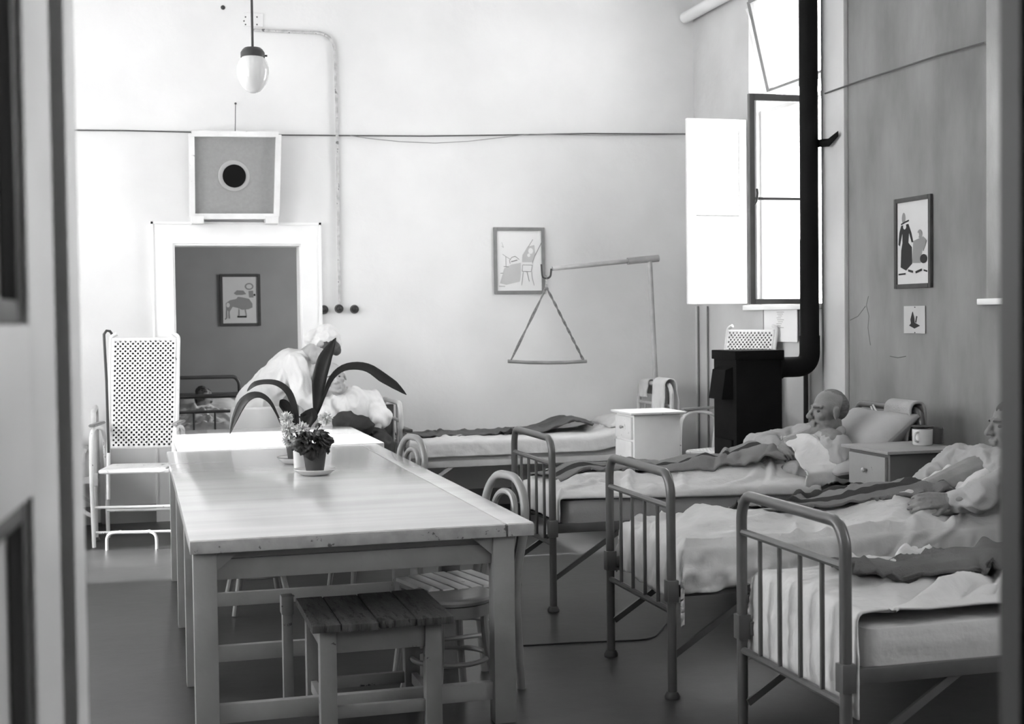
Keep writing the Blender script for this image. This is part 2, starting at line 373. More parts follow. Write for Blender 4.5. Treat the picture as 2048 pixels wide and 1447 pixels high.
# ---- window 1
def plane_box(b, y0, y1, z0, z1, x0, x1): box(b, (x0, y0, z0), (x1, y1, z1))
def window(n, y0, y1, dp=0., mul=.5):
    w = thing('window_%d' % n, None, None, (XR, (y0+y1)/2, WZ0)); w['kind'] = 'structure'
    zt = 3.30; X0, X1 = XR+dp, XR+.06+dp
    for nm, args in (('frame_post', (y0, y0+.07, WZ0+.0, zt, X0, X1)), ('frame_post', (y1-.07, y1, WZ0, zt, X0, X1)),
                     ('frame_rail', (y0+.07, y1-.07, zt-.05, zt+.01, X0, X1)), ('frame_rail', (y0+.07, y1-.07, WZ0, WZ0+.05, X0, X1))):
        b = B(); plane_box(b, *args); obj(nm, b, WFR, w)
    ym = y0+(y1-y0)*mul
    for (a, c) in ((y0+.07, ym), (ym, y1-.07)):
        s_ = [(a, a+.03, WZ0+.05, zt-.05), (c-.03, c, WZ0+.05, zt-.05)]
        b = B()
        for q in s_: plane_box(b, *q, X0+.01, X1-.01)
        plane_box(b, a+.03, c-.03, zt-.075, zt-.05, X0+.01, X1-.01); plane_box(b, a+.03, c-.03, WZ0+.05, WZ0+.08, X0+.01, X1-.01)
        plane_box(b, a+.03, c-.03, 2.49, 2.515, X0+.01, X1-.01)
        sh = obj('sash', b, M('sash_white', .6, .4), w)
        for z0, z1 in ((WZ0+.08, 2.49), (2.515, zt-.075)):
            b = B(); plane_box(b, a+.03, c-.03, z0, z1, X0+.028, X0+.032); obj('pane', b, PANE, sh)
    b = B(); box(b, (XR-.045, y0-.02, WZ0-.035), (XR+.05, y1+.03, WZ0), .005); obj('sill', b, WHT, w)
    b = B(); tube(b, [(X0-.015, y1-.05, 2.46), (X0-.02, y1-.055, 2.52), (X0-.015, y1-.06, 2.58)], .008); obj('handle', b, DRK, w)
    return w
W2 = window(2, 5.6, 6.79, .30); W3 = window(3, 1.4, 2.6, .30)
W1 = thing('window_1', None, None, (XR, 9.3, WZ0)); W1['kind'] = 'structure'
for nm, q in (('frame_post', (8.69, 8.73, WZ0, 3.2)), ('frame_post', (9.86, 9.9, WZ0, 3.2)), ('frame_rail', (8.73, 9.86, 3.16, 3.20))):
    b = B(); plane_box(b, *q, XR+.10, XR+.16); obj(nm, b, TRM, W1)
b = B(); box(b, (XR-.055, 8.67, WZ0-.04), (XR+.16, 9.93, WZ0), .005); obj('sill', b, WHT, W1)
# glazed casement leaf swung square into the room, hinged on the near jamb
lx0, lx1, ly = at(1500, 400, 'Y', 8.76).x, XR-.005, 8.76
lz1, lz0 = at(1550, 188, 'Y', ly).z, at(1550, 608, 'Y', ly).z; lm = at(1550, 397, 'Y', ly).z
lf_ = None
for k, (nm, q) in enumerate((('casement_stile', (lx0, lx0+.040, lz0, lz1)), ('casement_stile', (lx1-.04, lx1, lz0, lz1)), ('casement_rail', (lx0+.04, lx1-.04, lz1-.048, lz1)), ('casement_rail', (lx0+.04, lx1-.04, lz0, lz0+.038)), ('glazing_bar', (lx0+.04, lx1-.04, lm-.009, lm+.009)))):
    b = B(); box(b, (q[0], ly, q[2]), (q[1], ly+.035, q[3]), .003); obj(nm, b, WFR, W1)
b = B(); box(b, (lx0+.04, ly+.008, lz0+.038), (lx0+.056, ly+.03, lz1-.048)); obj('putty_strip', b, TRM, W1)
for z0, z1 in ((lz0+.038, lm-.009), (lm+.009, lz1-.048)):
    b = B(); box(b, (lx0+.056, ly+.015, z0), (lx1-.04, ly+.019, z1)); obj('pane', b, PANE, W1)
hz_ = at(1510, 395, 'Y', ly).z; b = B(); tube(b, [(lx0+.03, ly-.005, hz_-.05), (lx0+.035, ly-.03, hz_-.03), (lx0+.045, ly-.03, hz_+.03), (lx0+.045, ly-.02, hz_+.06)], .008); obj('handle', b, DRK, W1)
def hopper(w, y0, y1, lean):
    # upper light hinged at its foot, leaning into the room
    xb, zb, zt = XR+(.16 if lean > 0 else .34), 3.34, 4.05; xt = xb-lean
    P = lambda y, t, o=0: Vector((xb+(xt-xb)*t+o, y, zb+(zt-zb)*t))
    b = B(); y0 += .05; y1 -= .05
    for p, q in ((P(y0, 0), P(y0, 1)), (P(y1, 0), P(y1, 1)), (P(y0, 0), P(y1, 0)), (P(y0, 1), P(y1, 1))): beam(b, p, q, .035, .05, (0, 1, 0) if abs(p.y-q.y) < .01 else (0, 0, 1))
    s_ = obj('top_sash', b, M('top_sash_grey', .22, .5), w)
    b = B(); beam(b, P((y0+y1)/2, .03), P((y0+y1)/2, .97), y1-y0-.05, .004, (1, 0, 0)); obj('pane', b, PANE, s_)
    b = B(); beam(b, (XR-.02, y1+.04, 4.0), P(y1+.01, .72), .012, .02); obj('stay', b, TRM, w)
    b = B(); box(b, (xb-.03, y0-.05, 3.30), (xb+.03, y1+.05, 3.34)); box(b, (xb-.02, y0-.05, 4.07), (xb+.05, y1+.05, 4.12)); obj('transom', b, TRM, w)
def light_screen(w, y0, y1, xb=XR+.41, zz=(WZ0+.02, WZ1), tr=.35):  # unseen translucent sheet
    m = bpy.data.materials.new('light_screen_cloth'); m.use_nodes = True; nt = m.node_tree; N = nt.nodes; N.remove(N['Principled BSDF'])
    d = N.new('ShaderNodeBsdfDiffuse'); d.inputs[0].default_value = (.4, .4, .4, 1); t = N.new('ShaderNodeBsdfTranslucent'); t.inputs[0].default_value = (tr, tr, tr, 1)
    a = N.new('ShaderNodeAddShader'); nt.links.new(d.outputs[0], a.inputs[0]); nt.links.new(t.outputs[0], a.inputs[1]); nt.links.new(a.outputs[0], N['Material Output'].inputs[0])
    b = B(); box(b, (xb, y0, zz[0]), (xb+.002, y1, zz[1])); vs = [v for v in b.verts if v.co.x > xb+.001]; bmesh.ops.delete(b, geom=vs, context='VERTS'); obj('light_screen', b, m, w)
light_screen(W2, 5.6, 6.79)  # added out of view to dim the sky light through this window
hopper(W1, 8.69, 9.9, .17); hopper(W2, 5.6, 6.79, -.05); hopper(W3, 1.4, 2.6, -.05)
for n, y0, y1 in ((5, 3.6, 5.0), (6, 6.1, 7.5)):
    w = thing('window_%d' % n, None, None, (XL, (y0+y1)/2, 1.2)); w['kind'] = 'structure'
    b = B()
    for q in ((y0, y0+.05, 1.2, 3.7), (y1-.05, y1, 1.2, 3.7), (y0+.05, y1-.05, 1.2, 1.25), (y0+.05, y1-.05, 3.65, 3.7)): plane_box(b, *q, XL-.12, XL-.07)
    obj('frame', b, TRM, w); light_screen(w, y0, y1, XL-.17, (1.2, 3.7), .45)  # sunlit sheets added in these unseen windows as soft fill light
for n, y0, y1 in ((4, 8.45, 9.98),):
    w = thing('window_%d' % n, None, None, (XL, (y0+y1)/2, 1.45)); w['kind'] = 'structure'
    b = B()
    for q in ((y0, y0+.05, 1.45, 3.70), (y1-.05, y1, 1.45, 3.70), (y0+.05, y1-.05, 1.45, 1.5), (y0+.05, y1-.05, 3.65, 3.70)): plane_box(b, *q, XL-.12, XL-.07)
    obj('frame', b, TRM, w)
    b = B(); plane_box(b, y0+.05, y1-.05, 1.5, 3.65, XL-.1, XL-.096); obj('pane', b, PANE, w)
# open shutter standing square to the wall
sx0 = at(1375, 400, 'Y', 9.93).x
S = thing('window_shutter', 'large white louvred shutter leaf swung open beside the far window', 'shutter', (sx0, 9.93, 1.66))
b = B(); T0, T1 = 9.93, 9.965; zt, zb = 3.13, 1.665; xr = XR-.01
box(b, (sx0, T0, zb), (sx0+.075, T1, zt), .006); box(b, (xr-.06, T0, zb), (xr, T1, zt), .006)
box(b, (sx0+.075, T0, zt-.09), (xr-.06, T1, zt), .004); box(b, (sx0+.075, T0, zb), (xr-.06, T1, zb+.09), .004); box(b, (sx0+.075, T0, 2.28), (xr-.06, T1, 2.36), .004)
obj('shutter_frame', b, WHT, S)
b = B(); beam(b, (sx0+.08, 9.948, 2.39), (xr-.065, 9.948, 2.39), .006, .038, (0, .22, 1)); sl = obj('slat', b, WHT, S); slm = sl.data
for k in range(1, 21):
    o = bpy.data.objects.new('slat', slm); COL.objects.link(o); o.parent = S; o.location = (0, 0, k*.0325)
b = B(); box(b, (sx0+.075, T0+.01, zb+.09), (xr-.06, T1-.01, 2.28)); obj('shutter_panel', b, WHT, S)
# pier edge, pipes and conduits on the right wall
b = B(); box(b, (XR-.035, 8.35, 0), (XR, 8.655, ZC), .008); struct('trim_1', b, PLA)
def vpipe(name, px, ytop, ybot, x, r, mat, label, y=None):
    p0 = at(px, ytop, 'X', x); p1 = at(px, ybot, 'X', x); yy = (p0.y+p1.y)/2
    b = B(); tube(b, [(x, yy, p0.z), (x, yy, p1.z)], r, 10)
    return tag(obj(name, b, mat, origin=(x, yy, p1.z)), label, 'pipe')
vpipe('wall_conduit', 1646, -60, 790, XR-.03, .012, M('conduit_grey', .22, .5), 'thin grey vertical conduit on the wall just right of the stove pipe')
vpipe('heating_pipe', 1612, 720, 985, XR-.03, .018, DRK, 'dark vertical pipe low on the wall between stove and reclining man')
vpipe('heating_pipe', 1397, 612, 945, XR-.012, .008, _m['conduit_grey'], 'thin grey vertical pipe in the corner below the open shutter')
vpipe('heating_pipe', 1416, 612, 945, XR-.012, .007, _m['conduit_grey'], 'thin grey vertical pipe just right of the room corner, below the shutter')
vpipe('heating_pipe', 1528, 618, 700, XR-.012, .007, _m['conduit_grey'], 'short grey vertical pipe below the far window sill')
p = at(1390, 36, 'Y', YB-.02); zc = p.z
b = B(); tube(b, [(XR-.08, YB-.01, zc), (XR-.08, 5.0, zc)], .05, 14); tag(obj('ceiling_pipe', b, PL, origin=(XR-.08, 8, zc)), 'thick pale pipe running along the top of the right wall', 'pipe')
# tarred tab on the pier
b = B(); P0 = [at(x, y, 'X', XR-.06) for x, y in ((1641, 279), (1660, 277), (1676, 262))]
grid(b, 3, 2, lambda u, v: P0[int(round(u*2))]+V(0, 0, -.055+(.02 if u > .9 else 0))*v+V(-.02*(1-u), 0, 0))
tag(obj('wall_bracket', b, BLK, origin=P0[1], solid=.006), 'small black bent metal bracket on the pier beside the stove pipe', 'bracket')
# wires
def wire(name, pts, r, mat, label, cat='wire'):
    b = B(); tube(b, pts, r, 6); return tag(obj(name, b, mat, origin=pts[0]), label, cat)
WIRE = M('wire_dark', .10, .6)
wy = YB-.02
wire('wall_wire', [at(x, y, 'Y', wy) for x, y in ((120, 260), (250, 261), (380, 264), (470, 268), (570, 270), (700, 271), (850, 272), (1000, 270), (1180, 267), (1372, 268), (1393, 268))], .006, WIRE, 'long dark wire stretched across the back wall above the pictures')
wire('wall_wire', [at(x, y, 'Y', wy-.02) for x, y in ((700, 271), (740, 277), (800, 283), (870, 286), (940, 282), (1010, 274), (1060, 268), (1200, 271), (1370, 269))], .0035, M('wire_grey', .3, .6), 'slack thin grey wire sagging below the long wire on the back wall')
wire('wall_wire', [at(x, y, 'X', XR-.045) for x, y in ((1650, 187), (1720, 162), (1800, 136), (1880, 110), (1970, 85))], .006, WIRE, 'dark wire rising diagonally across the right wall to the near window')
wire('conduit', fillet([at(507, 60, 'Y', YB-.02), at(590, 64, 'Y', YB-.02), at(668, 66, 'Y', YB-.02), at(673, 200, 'Y', YB-.02), at(679, 608, 'Y', YB-.02)], .18, 8), .013, M('conduit_pale', .5, .6, .3, .3, 20, chip=(.15, .6, 20)), 'pale bent conduit running down the back wall to the switches', 'conduit')
for x, y, lab in ((648, 619, 'leftmost of three black round switches by the doorway'), (678, 617, 'middle black round switch directly under the conduit'), (709, 618, 'rightmost of three black round switches by the doorway')):
    c = at(x, y, 'Y', YB); o = thing('wall_switch', lab, 'switch', c, 0, 'round switches right of the doorway')
    b = B(); bmesh.ops.create_cone(b, cap_ends=True, segments=24, radius1=.037, radius2=.03, depth=.03, matrix=Matrix.Translation(c+V(0, -.015, 0)) @ Matrix.Rotation(PI/2, 4, 'X')); obj('switch_base', b, DRK, o)
    b = B(); ell(b, c+V(0, -.035, 0), (.018, .012, .018)); obj('switch_knob', b, M('bakelite', .02, .3, .5), o)
# little marks fixed on the back wall
c = at(446, 15, 'Y', YB); b = B(); ell(b, c, (.018, .012, .018)); tag(obj('wall_plug', b, DRK, origin=c), 'small dark plug high on the back wall left of the lamp rod', 'plug')
c = at(471, 207, 'Y', YB-.01); b = B(); ell(b, c, (.009, .012, .009)); tag(obj('nail', b, DRK, origin=c), 'nail holding the wire above the loudspeaker', 'nail')
c0 = at(487, 26, 'Y', YB); c1 = at(526, 54, 'Y', YB)
t = thing('cover_plate', 'pale cover plate with screws high on the back wall behind the lamp rod', 'plate', (c0.x, YB, c1.z))
b = B(); box(b, (c0.x, YB-.012, c1.z), (c1.x, YB, c0.z), .002); obj('plate', b, PL, t)
for x, y in ((491, 34), (488, 42), (491, 49), (514, 34), (514, 49)):
    c = at(x, y, 'Y', YB-.012); b = B(); ell(b, c, (.006, .004, .006), n=8); obj('screw', b, DRK, t)
# pendant lamp
LY = 8.6; lc = at(506, 147, 'Y', LY)
t = thing('pendant_lamp', 'white opal glass globe lamp hanging on a dark rod', 'lamp', (lc.x, LY, ZC))
ztop = at(505, 104, 'Y', LY).z; zb_ = at(506, 186, 'Y', LY).z; hh = ztop-zb_
b = B(); tube(b, [(lc.x, LY, ZC), (lc.x, LY, ztop)], .008, 10); obj('rod', b, DRK, t)
b = B(); lathe(b, [(0, .05), (.05, .05), (.062, .04), (.075, .02), (.075, -.008), (.0, -.008)], (lc.x, LY, ztop-.025)); tube(b, [(lc.x+.07, LY, ztop-.02), (lc.x+.09, LY, ztop-.02)], .006); obj('fitting', b, DRK, t)
gz = ztop-.03; gh = gz-zb_
prof = [(.066, 0), (.085, -.03*gh/.25), (.098, -.28*gh), (.1, -.42*gh), (.093, -.6*gh), (.075, -.79*gh), (.045, -.94*gh), (.018, -.995*gh), (0, -gh)]
b = B(); lathe(b, prof, (lc.x, LY, gz), 36); obj('globe', b, OPAL, t, sharp=180)
# loudspeaker above the doorway
yb1, yb2 = 10.86, 10.78
def SP(x, y):
    tt = (438-y)/176; return at(x, y, 'Y', yb1+(yb2-yb1)*tt)
q0, q1, q2, q3 = SP(377, 261), SP(563, 263), SP(559, 438), SP(379, 438)
t = thing('loudspeaker', 'square loudspeaker in white frame with round black opening, above the doorway', 'loudspeaker', ((q2.x+q3.x)/2, 10.95, q3.z))
b = B(); bx_ = lambda P, Q: beam(b, P, Q, .036, .036)
i0, i1, i2, i3 = [p+V(0, .02, 0) for p in (q0+V(.022, 0, -.022), q1+V(-.022, 0, -.022), q2+V(-.022, 0, .022), q3+V(.022, 0, .022))]
for P_, Q_ in ((i0, i1), (i1, i2), (i2, i3), (i3, i0)): beam(b, P_, Q_, .044, .044, (0, 1, 0))
obj('speaker_frame', b, WHO, t)
b = B(); vv = [b.verts.new(p+V(0, .018, 0)) for p in (i0, i1, i2, i3)]; wv = [b.verts.new(Vector((p.x, 10.98, p.z))) for p in (i0, i1, i2, i3)]
b.faces.new(vv); b.faces.new(wv)
for k in range(4): b.faces.new((vv[k], vv[(k+1) % 4], wv[(k+1) % 4], wv[k]))
obj('speaker_box', b, GREY, t)
cc = SP(469, 351)+V(0, .03, 0); nr = (i0-i3).cross(i1-i0).normalized(); rr = Matrix.Translation(cc) @ nr.to_track_quat('Z', 'Y').to_matrix().to_4x4()
b = B(); lathe(b, [(.088, 0), (.118, 0), (.124, .006), (.118, .012), (.092, .012), (.088, 0)], n=40); bmesh.ops.transform(b, matrix=rr, verts=b.verts); obj('speaker_ring', b, M('ring_grey', .38, .6), t)
b = B(); lathe(b, [(0, .004), (.090, .006), (.090, -.004), (0, -.004)], n=40); bmesh.ops.transform(b, matrix=rr, verts=b.verts); obj('speaker_cone', b, M('black_cloth', .01, .9, .05), t)
w0 = at(471, 207, 'Y', YB-.02); b = B(); tube(b, [w0, SP(471, 262)+V(0, .03, 0)], .003, 6); obj('hanging_wire', b, WIRE, t)
for x0, x1 in ((383, 408), (531, 557)):
    a = at(x0, 432, 'Y', 10.84); c = at(x1, 447, 'Y', 10.84); b = B(); box(b, (a.x, 10.84, c.z), (c.x, YB, a.z), .004)
    tag(obj('support_block', b, WHO, origin=((a.x+c.x)/2, 10.9, c.z)), 'small white wooden block under the %s corner of the loudspeaker' % ('left' if x0 < 400 else 'right'), 'block', 'blocks under the loudspeaker')
# ------------------------------------------------------------ pictures
def picture(label, o, ux, uz, w, h, fw, fmat, pmat, prints, nm='framed_picture', depth=.02):
    """o lower-left corner on the wall, ux/uz unit axes, facing out = ux x uz reversed towards room"""
    o, ux, uz = Vector(o), Vector(ux).normalized(), Vector(uz).normalized(); n = ux.cross(uz); t = thing(nm, label, 'picture', o+ux*w/2)
    def bar(p, q, nm_):
        b = B(); beam(b, o+ux*p[0]+uz*p[1]+n*depth/2, o+ux*q[0]+uz*q[1]+n*depth/2, fw, depth, n, .002); obj(nm_, b, fmat, t)
    if fw:
        bar((fw/2, 0), (fw/2, h), 'frame_side'); bar((w-fw/2, 0), (w-fw/2, h), 'frame_side'); bar((fw, fw/2), (w-fw, fw/2), 'frame_rail'); bar((fw, h-fw/2), (w-fw, h-fw/2), 'frame_rail')
    b = B(); e = .004 if fw else 0
    beam(b, o+ux*w/2+uz*(fw*.6)+n*.006, o+ux*w/2+uz*(h-fw*.6)+n*.006, w-fw*1.2, .004, n); sheet = obj('print_sheet', b, pmat, t)
    iw, ih = w-2*fw, h-2*fw
    by = {}
    for pi_, (mat, kind, pts) in enumerate(prints):
        b = by.setdefault(mat.name, (mat, B()))[1]
        Pm = lambda u, v: o+ux*(fw+u*iw)+uz*(fw+v*ih)+n*(.0086+.0003*(pi_ % 12))
        if kind == 'poly':
            vs = [b.verts.new(Pm(*p)) for p in pts]; b.faces.new(vs)
        elif kind == 'ell':
            (cu, cv, ru, rv) = pts; vs = [b.verts.new(Pm(cu+ru*math.cos(2*PI*k/20), cv+rv*math.sin(2*PI*k/20))) for k in range(20)]; b.faces.new(vs)
        elif kind == 'line':
            wd, pl = pts
            for p, q in zip(pl, pl[1:]):
                d = Vector((q[0]-p[0], (q[1]-p[1])*ih/iw)).normalized(); sx, sy = -d.y*wd/2, d.x*wd/2*iw/ih
                vs = [b.verts.new(Pm(*c)) for c in ((p[0]+sx, p[1]+sy), (q[0]+sx, q[1]+sy), (q[0]-sx, q[1]-sy), (p[0]-sx, p[1]-sy))]; b.faces.new(vs)
    for mat, b in by.values(): obj('printed_drawing', b, mat, sheet)['kind'] = 'stuff'
    return t
def px2(pts, x0, y0, x1, y1): return [((x-x0)/(x1-x0), (y1-y)/(y1-y0)) for x, y in pts]
# reclining chair drawing, back wall
q = lambda *p: px2(p, 145, 185, 925, 1300)
L_ = .012
pr = [(INKL, 'poly', q((270, 880), (400, 810), (560, 780), (560, 1000), (540, 1130), (300, 1190), (190, 1160))),
      (INKL, 'poly', q((590, 640), (680, 480), (800, 450), (820, 640), (760, 770), (580, 770))),
      (PAPER, 'ell', (q((735, 560))[0]+(.055, .05))), (PAPER, 'ell', (q((700, 640))[0]+(.035, .03))),
      (INKM, 'line', (L_, q((690, 490), (775, 345)))), (INKM, 'line', (L_*1.4, q((805, 655), (930, 400)))), (INKM, 'line', (L_, q((760, 790), (805, 655)))),
      (INKM, 'line', (L_, q((590, 820), (760, 825), (740, 945), (580, 940), (590, 820)))), (INKM, 'line', (L_, q((600, 950), (568, 1200)))), (INKM, 'line', (L_*.8, q((665, 950), (705, 1130)))), (INKM, 'line', (L_*.8, q((745, 950), (760, 1080), (790, 1205)))),
      (INKM, 'line', (L_, q((370, 800), (360, 740), (400, 680), (460, 660), (530, 720)))), (INKM, 'line', (L_*1.8, q((390, 760), (500, 730)))), (INKM, 'line', (L_*.7, q((240, 620), (300, 665), (375, 715)))), (INKM, 'line', (L_*.8, q((298, 665), (300, 845)))),
      (INKM, 'line', (L_*1.3, q((260, 850), (345, 855)))), (INKM, 'line', (L_, q((200, 975), (250, 975)))), (INKL, 'line', (L_*2, q((170, 1215), (280, 1218)))), (INKL, 'line', (L_, q((230, 400), (260, 500), (225, 470))))]
a = at(988, 588, 'Y', YB); c = at(1088, 455, 'Y', YB)
picture('framed drawing of a figure in a reclining chair, on the bright back wall', (a.x, YB, a.z), (1, 0, 0), (0, 0, 1), c.x-a.x, c.z-a.z, .028, FRM, PAPER, pr)
# long-bodied animal drawing, side room
q = lambda *p: px2(p, 190, 185, 950, 1250)
pr = [(INKM, 'poly', q((250, 790), (340, 720), (480, 690), (520, 640), (640, 660), (760, 690), (830, 800), (830, 890), (740, 930), (600, 940), (520, 900), (400, 870), (330, 990), (260, 930))),
      (INKM, 'poly', q((430, 560), (500, 490), (640, 500), (700, 580), (600, 600), (480, 600))), (INKM, 'poly', q((750, 510), (850, 500), (860, 660), (760, 660))),
      (INKM, 'ell', (q((765, 405))[0]+(.125, .075))), (PAPERG, 'ell', (q((765, 405))[0]+(.085, .048))), (PAPERG, 'ell', (q((300, 830))[0]+(.05, .05))), (INKD, 'ell', (q((880, 600))[0]+(.03, .025))),
      (INKM, 'line', (.03, q((270, 930), (270, 1120), (230, 1160)))), (INKM, 'line', (.03, q((320, 960), (330, 1140)))), (INKD, 'line', (.05, q((500, 1100), (700, 1100)))), (INKM, 'line', (.02, q((540, 930), (540, 1090)))), (INKM, 'line', (.02, q((680, 930), (700, 1090))))]
a = at(441, 652, 'Y', 14.2); c = at(520, 548, 'Y', 14.2)
picture('dark framed drawing of an animal on the grey wall seen through the doorway', (a.x, 14.2, a.z), (1, 0, 0), (0, 0, 1), c.x-a.x, c.z-a.z, .028, FRMD, PAPERG, pr)
# woman and child drawing, right wall
q = lambda *p: px2(p, 400, 215, 655, 910)
pr = [(INKD, 'poly', q((430, 410), (490, 400), (515, 480), (530, 560), (515, 560), (495, 480), (490, 560), (518, 600), (520, 740), (470, 795), (425, 765), (430, 620), (440, 560), (440, 480), (420, 585), (407, 570), (415, 470))),
      (INKM, 'ell', (q((452, 350))[0]+(.06, .07))), (INKD, 'line', (.03, q((430, 400), (460, 385), (495, 372)))), (PAPERG, 'ell', (q((460, 420))[0]+(.05, .035))),
      (INKM, 'poly', q((530, 550), (610, 520), (640, 560), (600, 640), (590, 740), (520, 735))), (INKM, 'ell', (q((582, 495))[0]+(.075, .05))), (PAPERG, 'ell', (q((568, 505))[0]+(.035, .03))), (INKD, 'ell', (q((612, 705))[0]+(.11, .055))),
      (INKM, 'line', (.03, q((610, 640), (630, 560)))), (INKD, 'line', (.03, q((410, 826), (470, 822)))), (INKD, 'line', (.04, q((490, 795), (530, 810)))), (INKD, 'line', (.04, q((550, 815), (600, 795)))), (INKD, 'line', (.03, q((610, 800), (640, 812))))]
a = at(1793, 577, 'X', XR-.002); c = at(1866, 389, 'X', XR-.002); zb0 = at(1830, 576, 'X', XR).z; zt0 = at(1830, 393, 'X', XR).z
picture('dark framed drawing of a woman in black with a child, on the right wall', (XR-.002, a.y, zb0), (0, -1, 0), (0, 0, 1), a.y-c.y, zt0-zb0, .028, FRMD, PAPERG, pr)
# small unframed print pinned below it
q = lambda *p: px2(p, 455, 1075, 630, 1305)
pr = [(INKD, 'poly', q((500, 1240), (515, 1220), (510, 1190), (525, 1130), (532, 1120), (545, 1180), (548, 1215), (592, 1240), (545, 1265))), (INKD, 'line', (.06, q((555, 1215), (565, 1160)))), (INKD, 'ell', (q((549, 1086))[0]+(.03, .022))), (INKD, 'ell', (q((549, 1298))[0]+(.03, .022)))]
a = at(1810, 666, 'X', XR-.002); c = at(1852, 611, 'X', XR-.002)
picture('small unframed silhouette print pinned up below the woman and child picture', (XR-.002, a.y, a.z), (0, -1, 0), (0, 0, 1), a.y-c.y, c.z-a.z, 0, FRMD, M('print_paper_grey', .50, .8, .1), pr, 'wall_print')
# typed notice beneath the far window
a = at(1530, 682, 'X', XR-.02); c = at(1596, 618, 'X', XR-.02)
pr = [(INKM, 'line', (.006, [(.40+.02*((k*7) % 3), .92-.06*k), (.62-.03*((k*5) % 4), .92-.06*k)])) for k in range(9)]
picture('white typed notice pinned under the far window sill', (XR-.02, a.y, a.z), (0, -1, 0), (0, 0, 1), a.y-c.y, c.z-a.z, 0, FRMD, PAPER, pr, 'paper_notice')
# ------------------------------------------------------------ tables
def table(name, label, x0, x1, y0, y1, legs, seam=None, zt=.78):
    t = thing(name, label, 'table', ((x0+x1)/2, y0, 0)); th = .046
    if seam:
        for a, c, dz in ((x0, seam-.002, 0), (seam+.002, x1, 0)):
            b = B(); box(b, (a, y0+.012, zt-th), (c, y1, zt), .006); obj('top_board', b, TBT, t)
            b = B(); box(b, (a+.001, y0, zt-th-.004), (c-.001, y0+.012, zt-.003), .004); obj('edge_strip', b, TBE, t)
    else:
        b = B(); box(b, (x0, y0, zt-th), (x1, y1, zt), .005); obj('table_top', b, TBT, t)
    lw = .085; i = .012; ir = .075
    for k, yl in enumerate(legs):
        for xa in (x0+i, x1-ir-lw):
            b = B(); box(b, (xa, yl, 0), (xa+lw, yl+.08, zt-th), .004); obj('leg', b, TBL, t)
        b = B(); box(b, (x0+i+lw, yl+.025, .09), (x1-ir-lw, yl+.06, .16), .004); obj('stretcher', b, TBL, t)
        if k in (0, len(legs)-1):
            b = B(); box(b, (x0+i+lw, yl+.03, .622), (x1-ir-lw, yl+.055, .698), .003); obj('rail', b, TBL, t)
            b = B(); box(b, (x0+i+lw, yl+.045, .700), (x1-ir-lw, yl+.07, zt-th), .002); obj('apron', b, TBL, t)
            for sx, xc in ((1, x0+i+lw), (-1, x1-ir-lw)):
                b = B(); vs = [b.verts.new((xc+sx*p, yl+.012, z)) for p, z in ((0, zt-th), (.09, zt-th), (.0, zt-th-.075))] + [b.verts.new((xc+sx*p, yl+.043, z)) for p, z in ((0, zt-th), (.09, zt-th), (.0, zt-th-.075))]
                b.faces.new(vs[:3]); b.faces.new(vs[3:][::-1])
                for m in range(3): b.faces.new((vs[m], vs[(m+1) % 3], vs[3+(m+1) % 3], vs[3+m]))
                obj('corner_bracket', b, TBL, t)
    for xa in (x0+i+.02, x1-ir-.05):
        b = B(); box(b, (xa, legs[0]+.08, .64), (xa+.03, legs[-1], zt-th), .002); obj('side_apron', b, TBL, t)
    return t
TX0, TX1 = .175, 1.475
table('dining_table', 'long pale worn painted dining table in the foreground with flower pots on it', TX0, TX1, 4.985, 8.51, (5.01, 5.93, 7.1, 8.4), seam=1.365)
table('dining_table', 'second white dining table standing end to end behind the long near one', .25, 1.53, 8.552, 10.10, (8.62, 9.95), None, .782)
b = B(); tube(b, fillet([at(x, y, 'Z', .004) for x, y in ((1026, 1291), (1150, 1284), (1305, 1278), (1326, 1254), (1342, 1236))], .1), .004, 6)
tag(obj('floor_cable', b, DRK, origin=at(1150, 1284, 'Z', 0)), 'thin dark cable lying across the floor under the middle bed', 'cable')
# ------------------------------------------------------------ stool in front
t = thing('wooden_stool', 'rough wooden stool with bare dark worn seat at the near end of the table', 'stool', (.86, 5.2, 0))
SX0, SX1, SY0, SY1, SZ = .60, 1.125, 4.89, 5.42, .46
for k, (a, c) in enumerate(((SX0, .705), (.709, .845), (.849, .985), (.989, SX1))):
    b = B(); dz = (.0, -.002, .001, .003)[k]
    box(b, (a, SY0-(.0, .004, .0, .01)[k], SZ-.028+dz), (c, SY1, SZ+dz), .004); obj('seat_board', b, STW, t)
for xa in (SX0+.03, SX1-.10):
    for ya in (SY0+.03, SY1-.09):
        b = B(); box(b, (xa, ya, 0), (xa+.062, ya+.055, SZ-.028), .004); obj('leg', b, STL, t)
for ya in (SY0+.042, SY1-.075):
    b = B(); box(b, (SX0+.09, ya, SZ-.115), (SX1-.10, ya+.025, SZ-.03), .003); obj('apron', b, STL, t)
    b = B(); box(b, (SX0+.09, ya, .10), (SX1-.10, ya+.025, .145), .003); obj('stretcher', b, STL, t)
for xa in (SX0+.045, SX1-.075):
    b = B(); box(b, (xa, SY0+.085, SZ-.115), (xa+.025, SY1-.09, SZ-.03), .003); obj('apron', b, STL, t)
    b = B(); box(b, (xa, SY0+.085, .10), (xa+.025, SY1-.09, .145), .003); obj('stretcher', b, STL, t)
b = B(); box(b, (.545, 5.435, SZ-.07), (.595, 5.50, SZ+.005), .006); 
box(b, (.55, 5.44, 0), (.59, 5.49, SZ-.068), .003)
obj('back_post', b, STL, t)
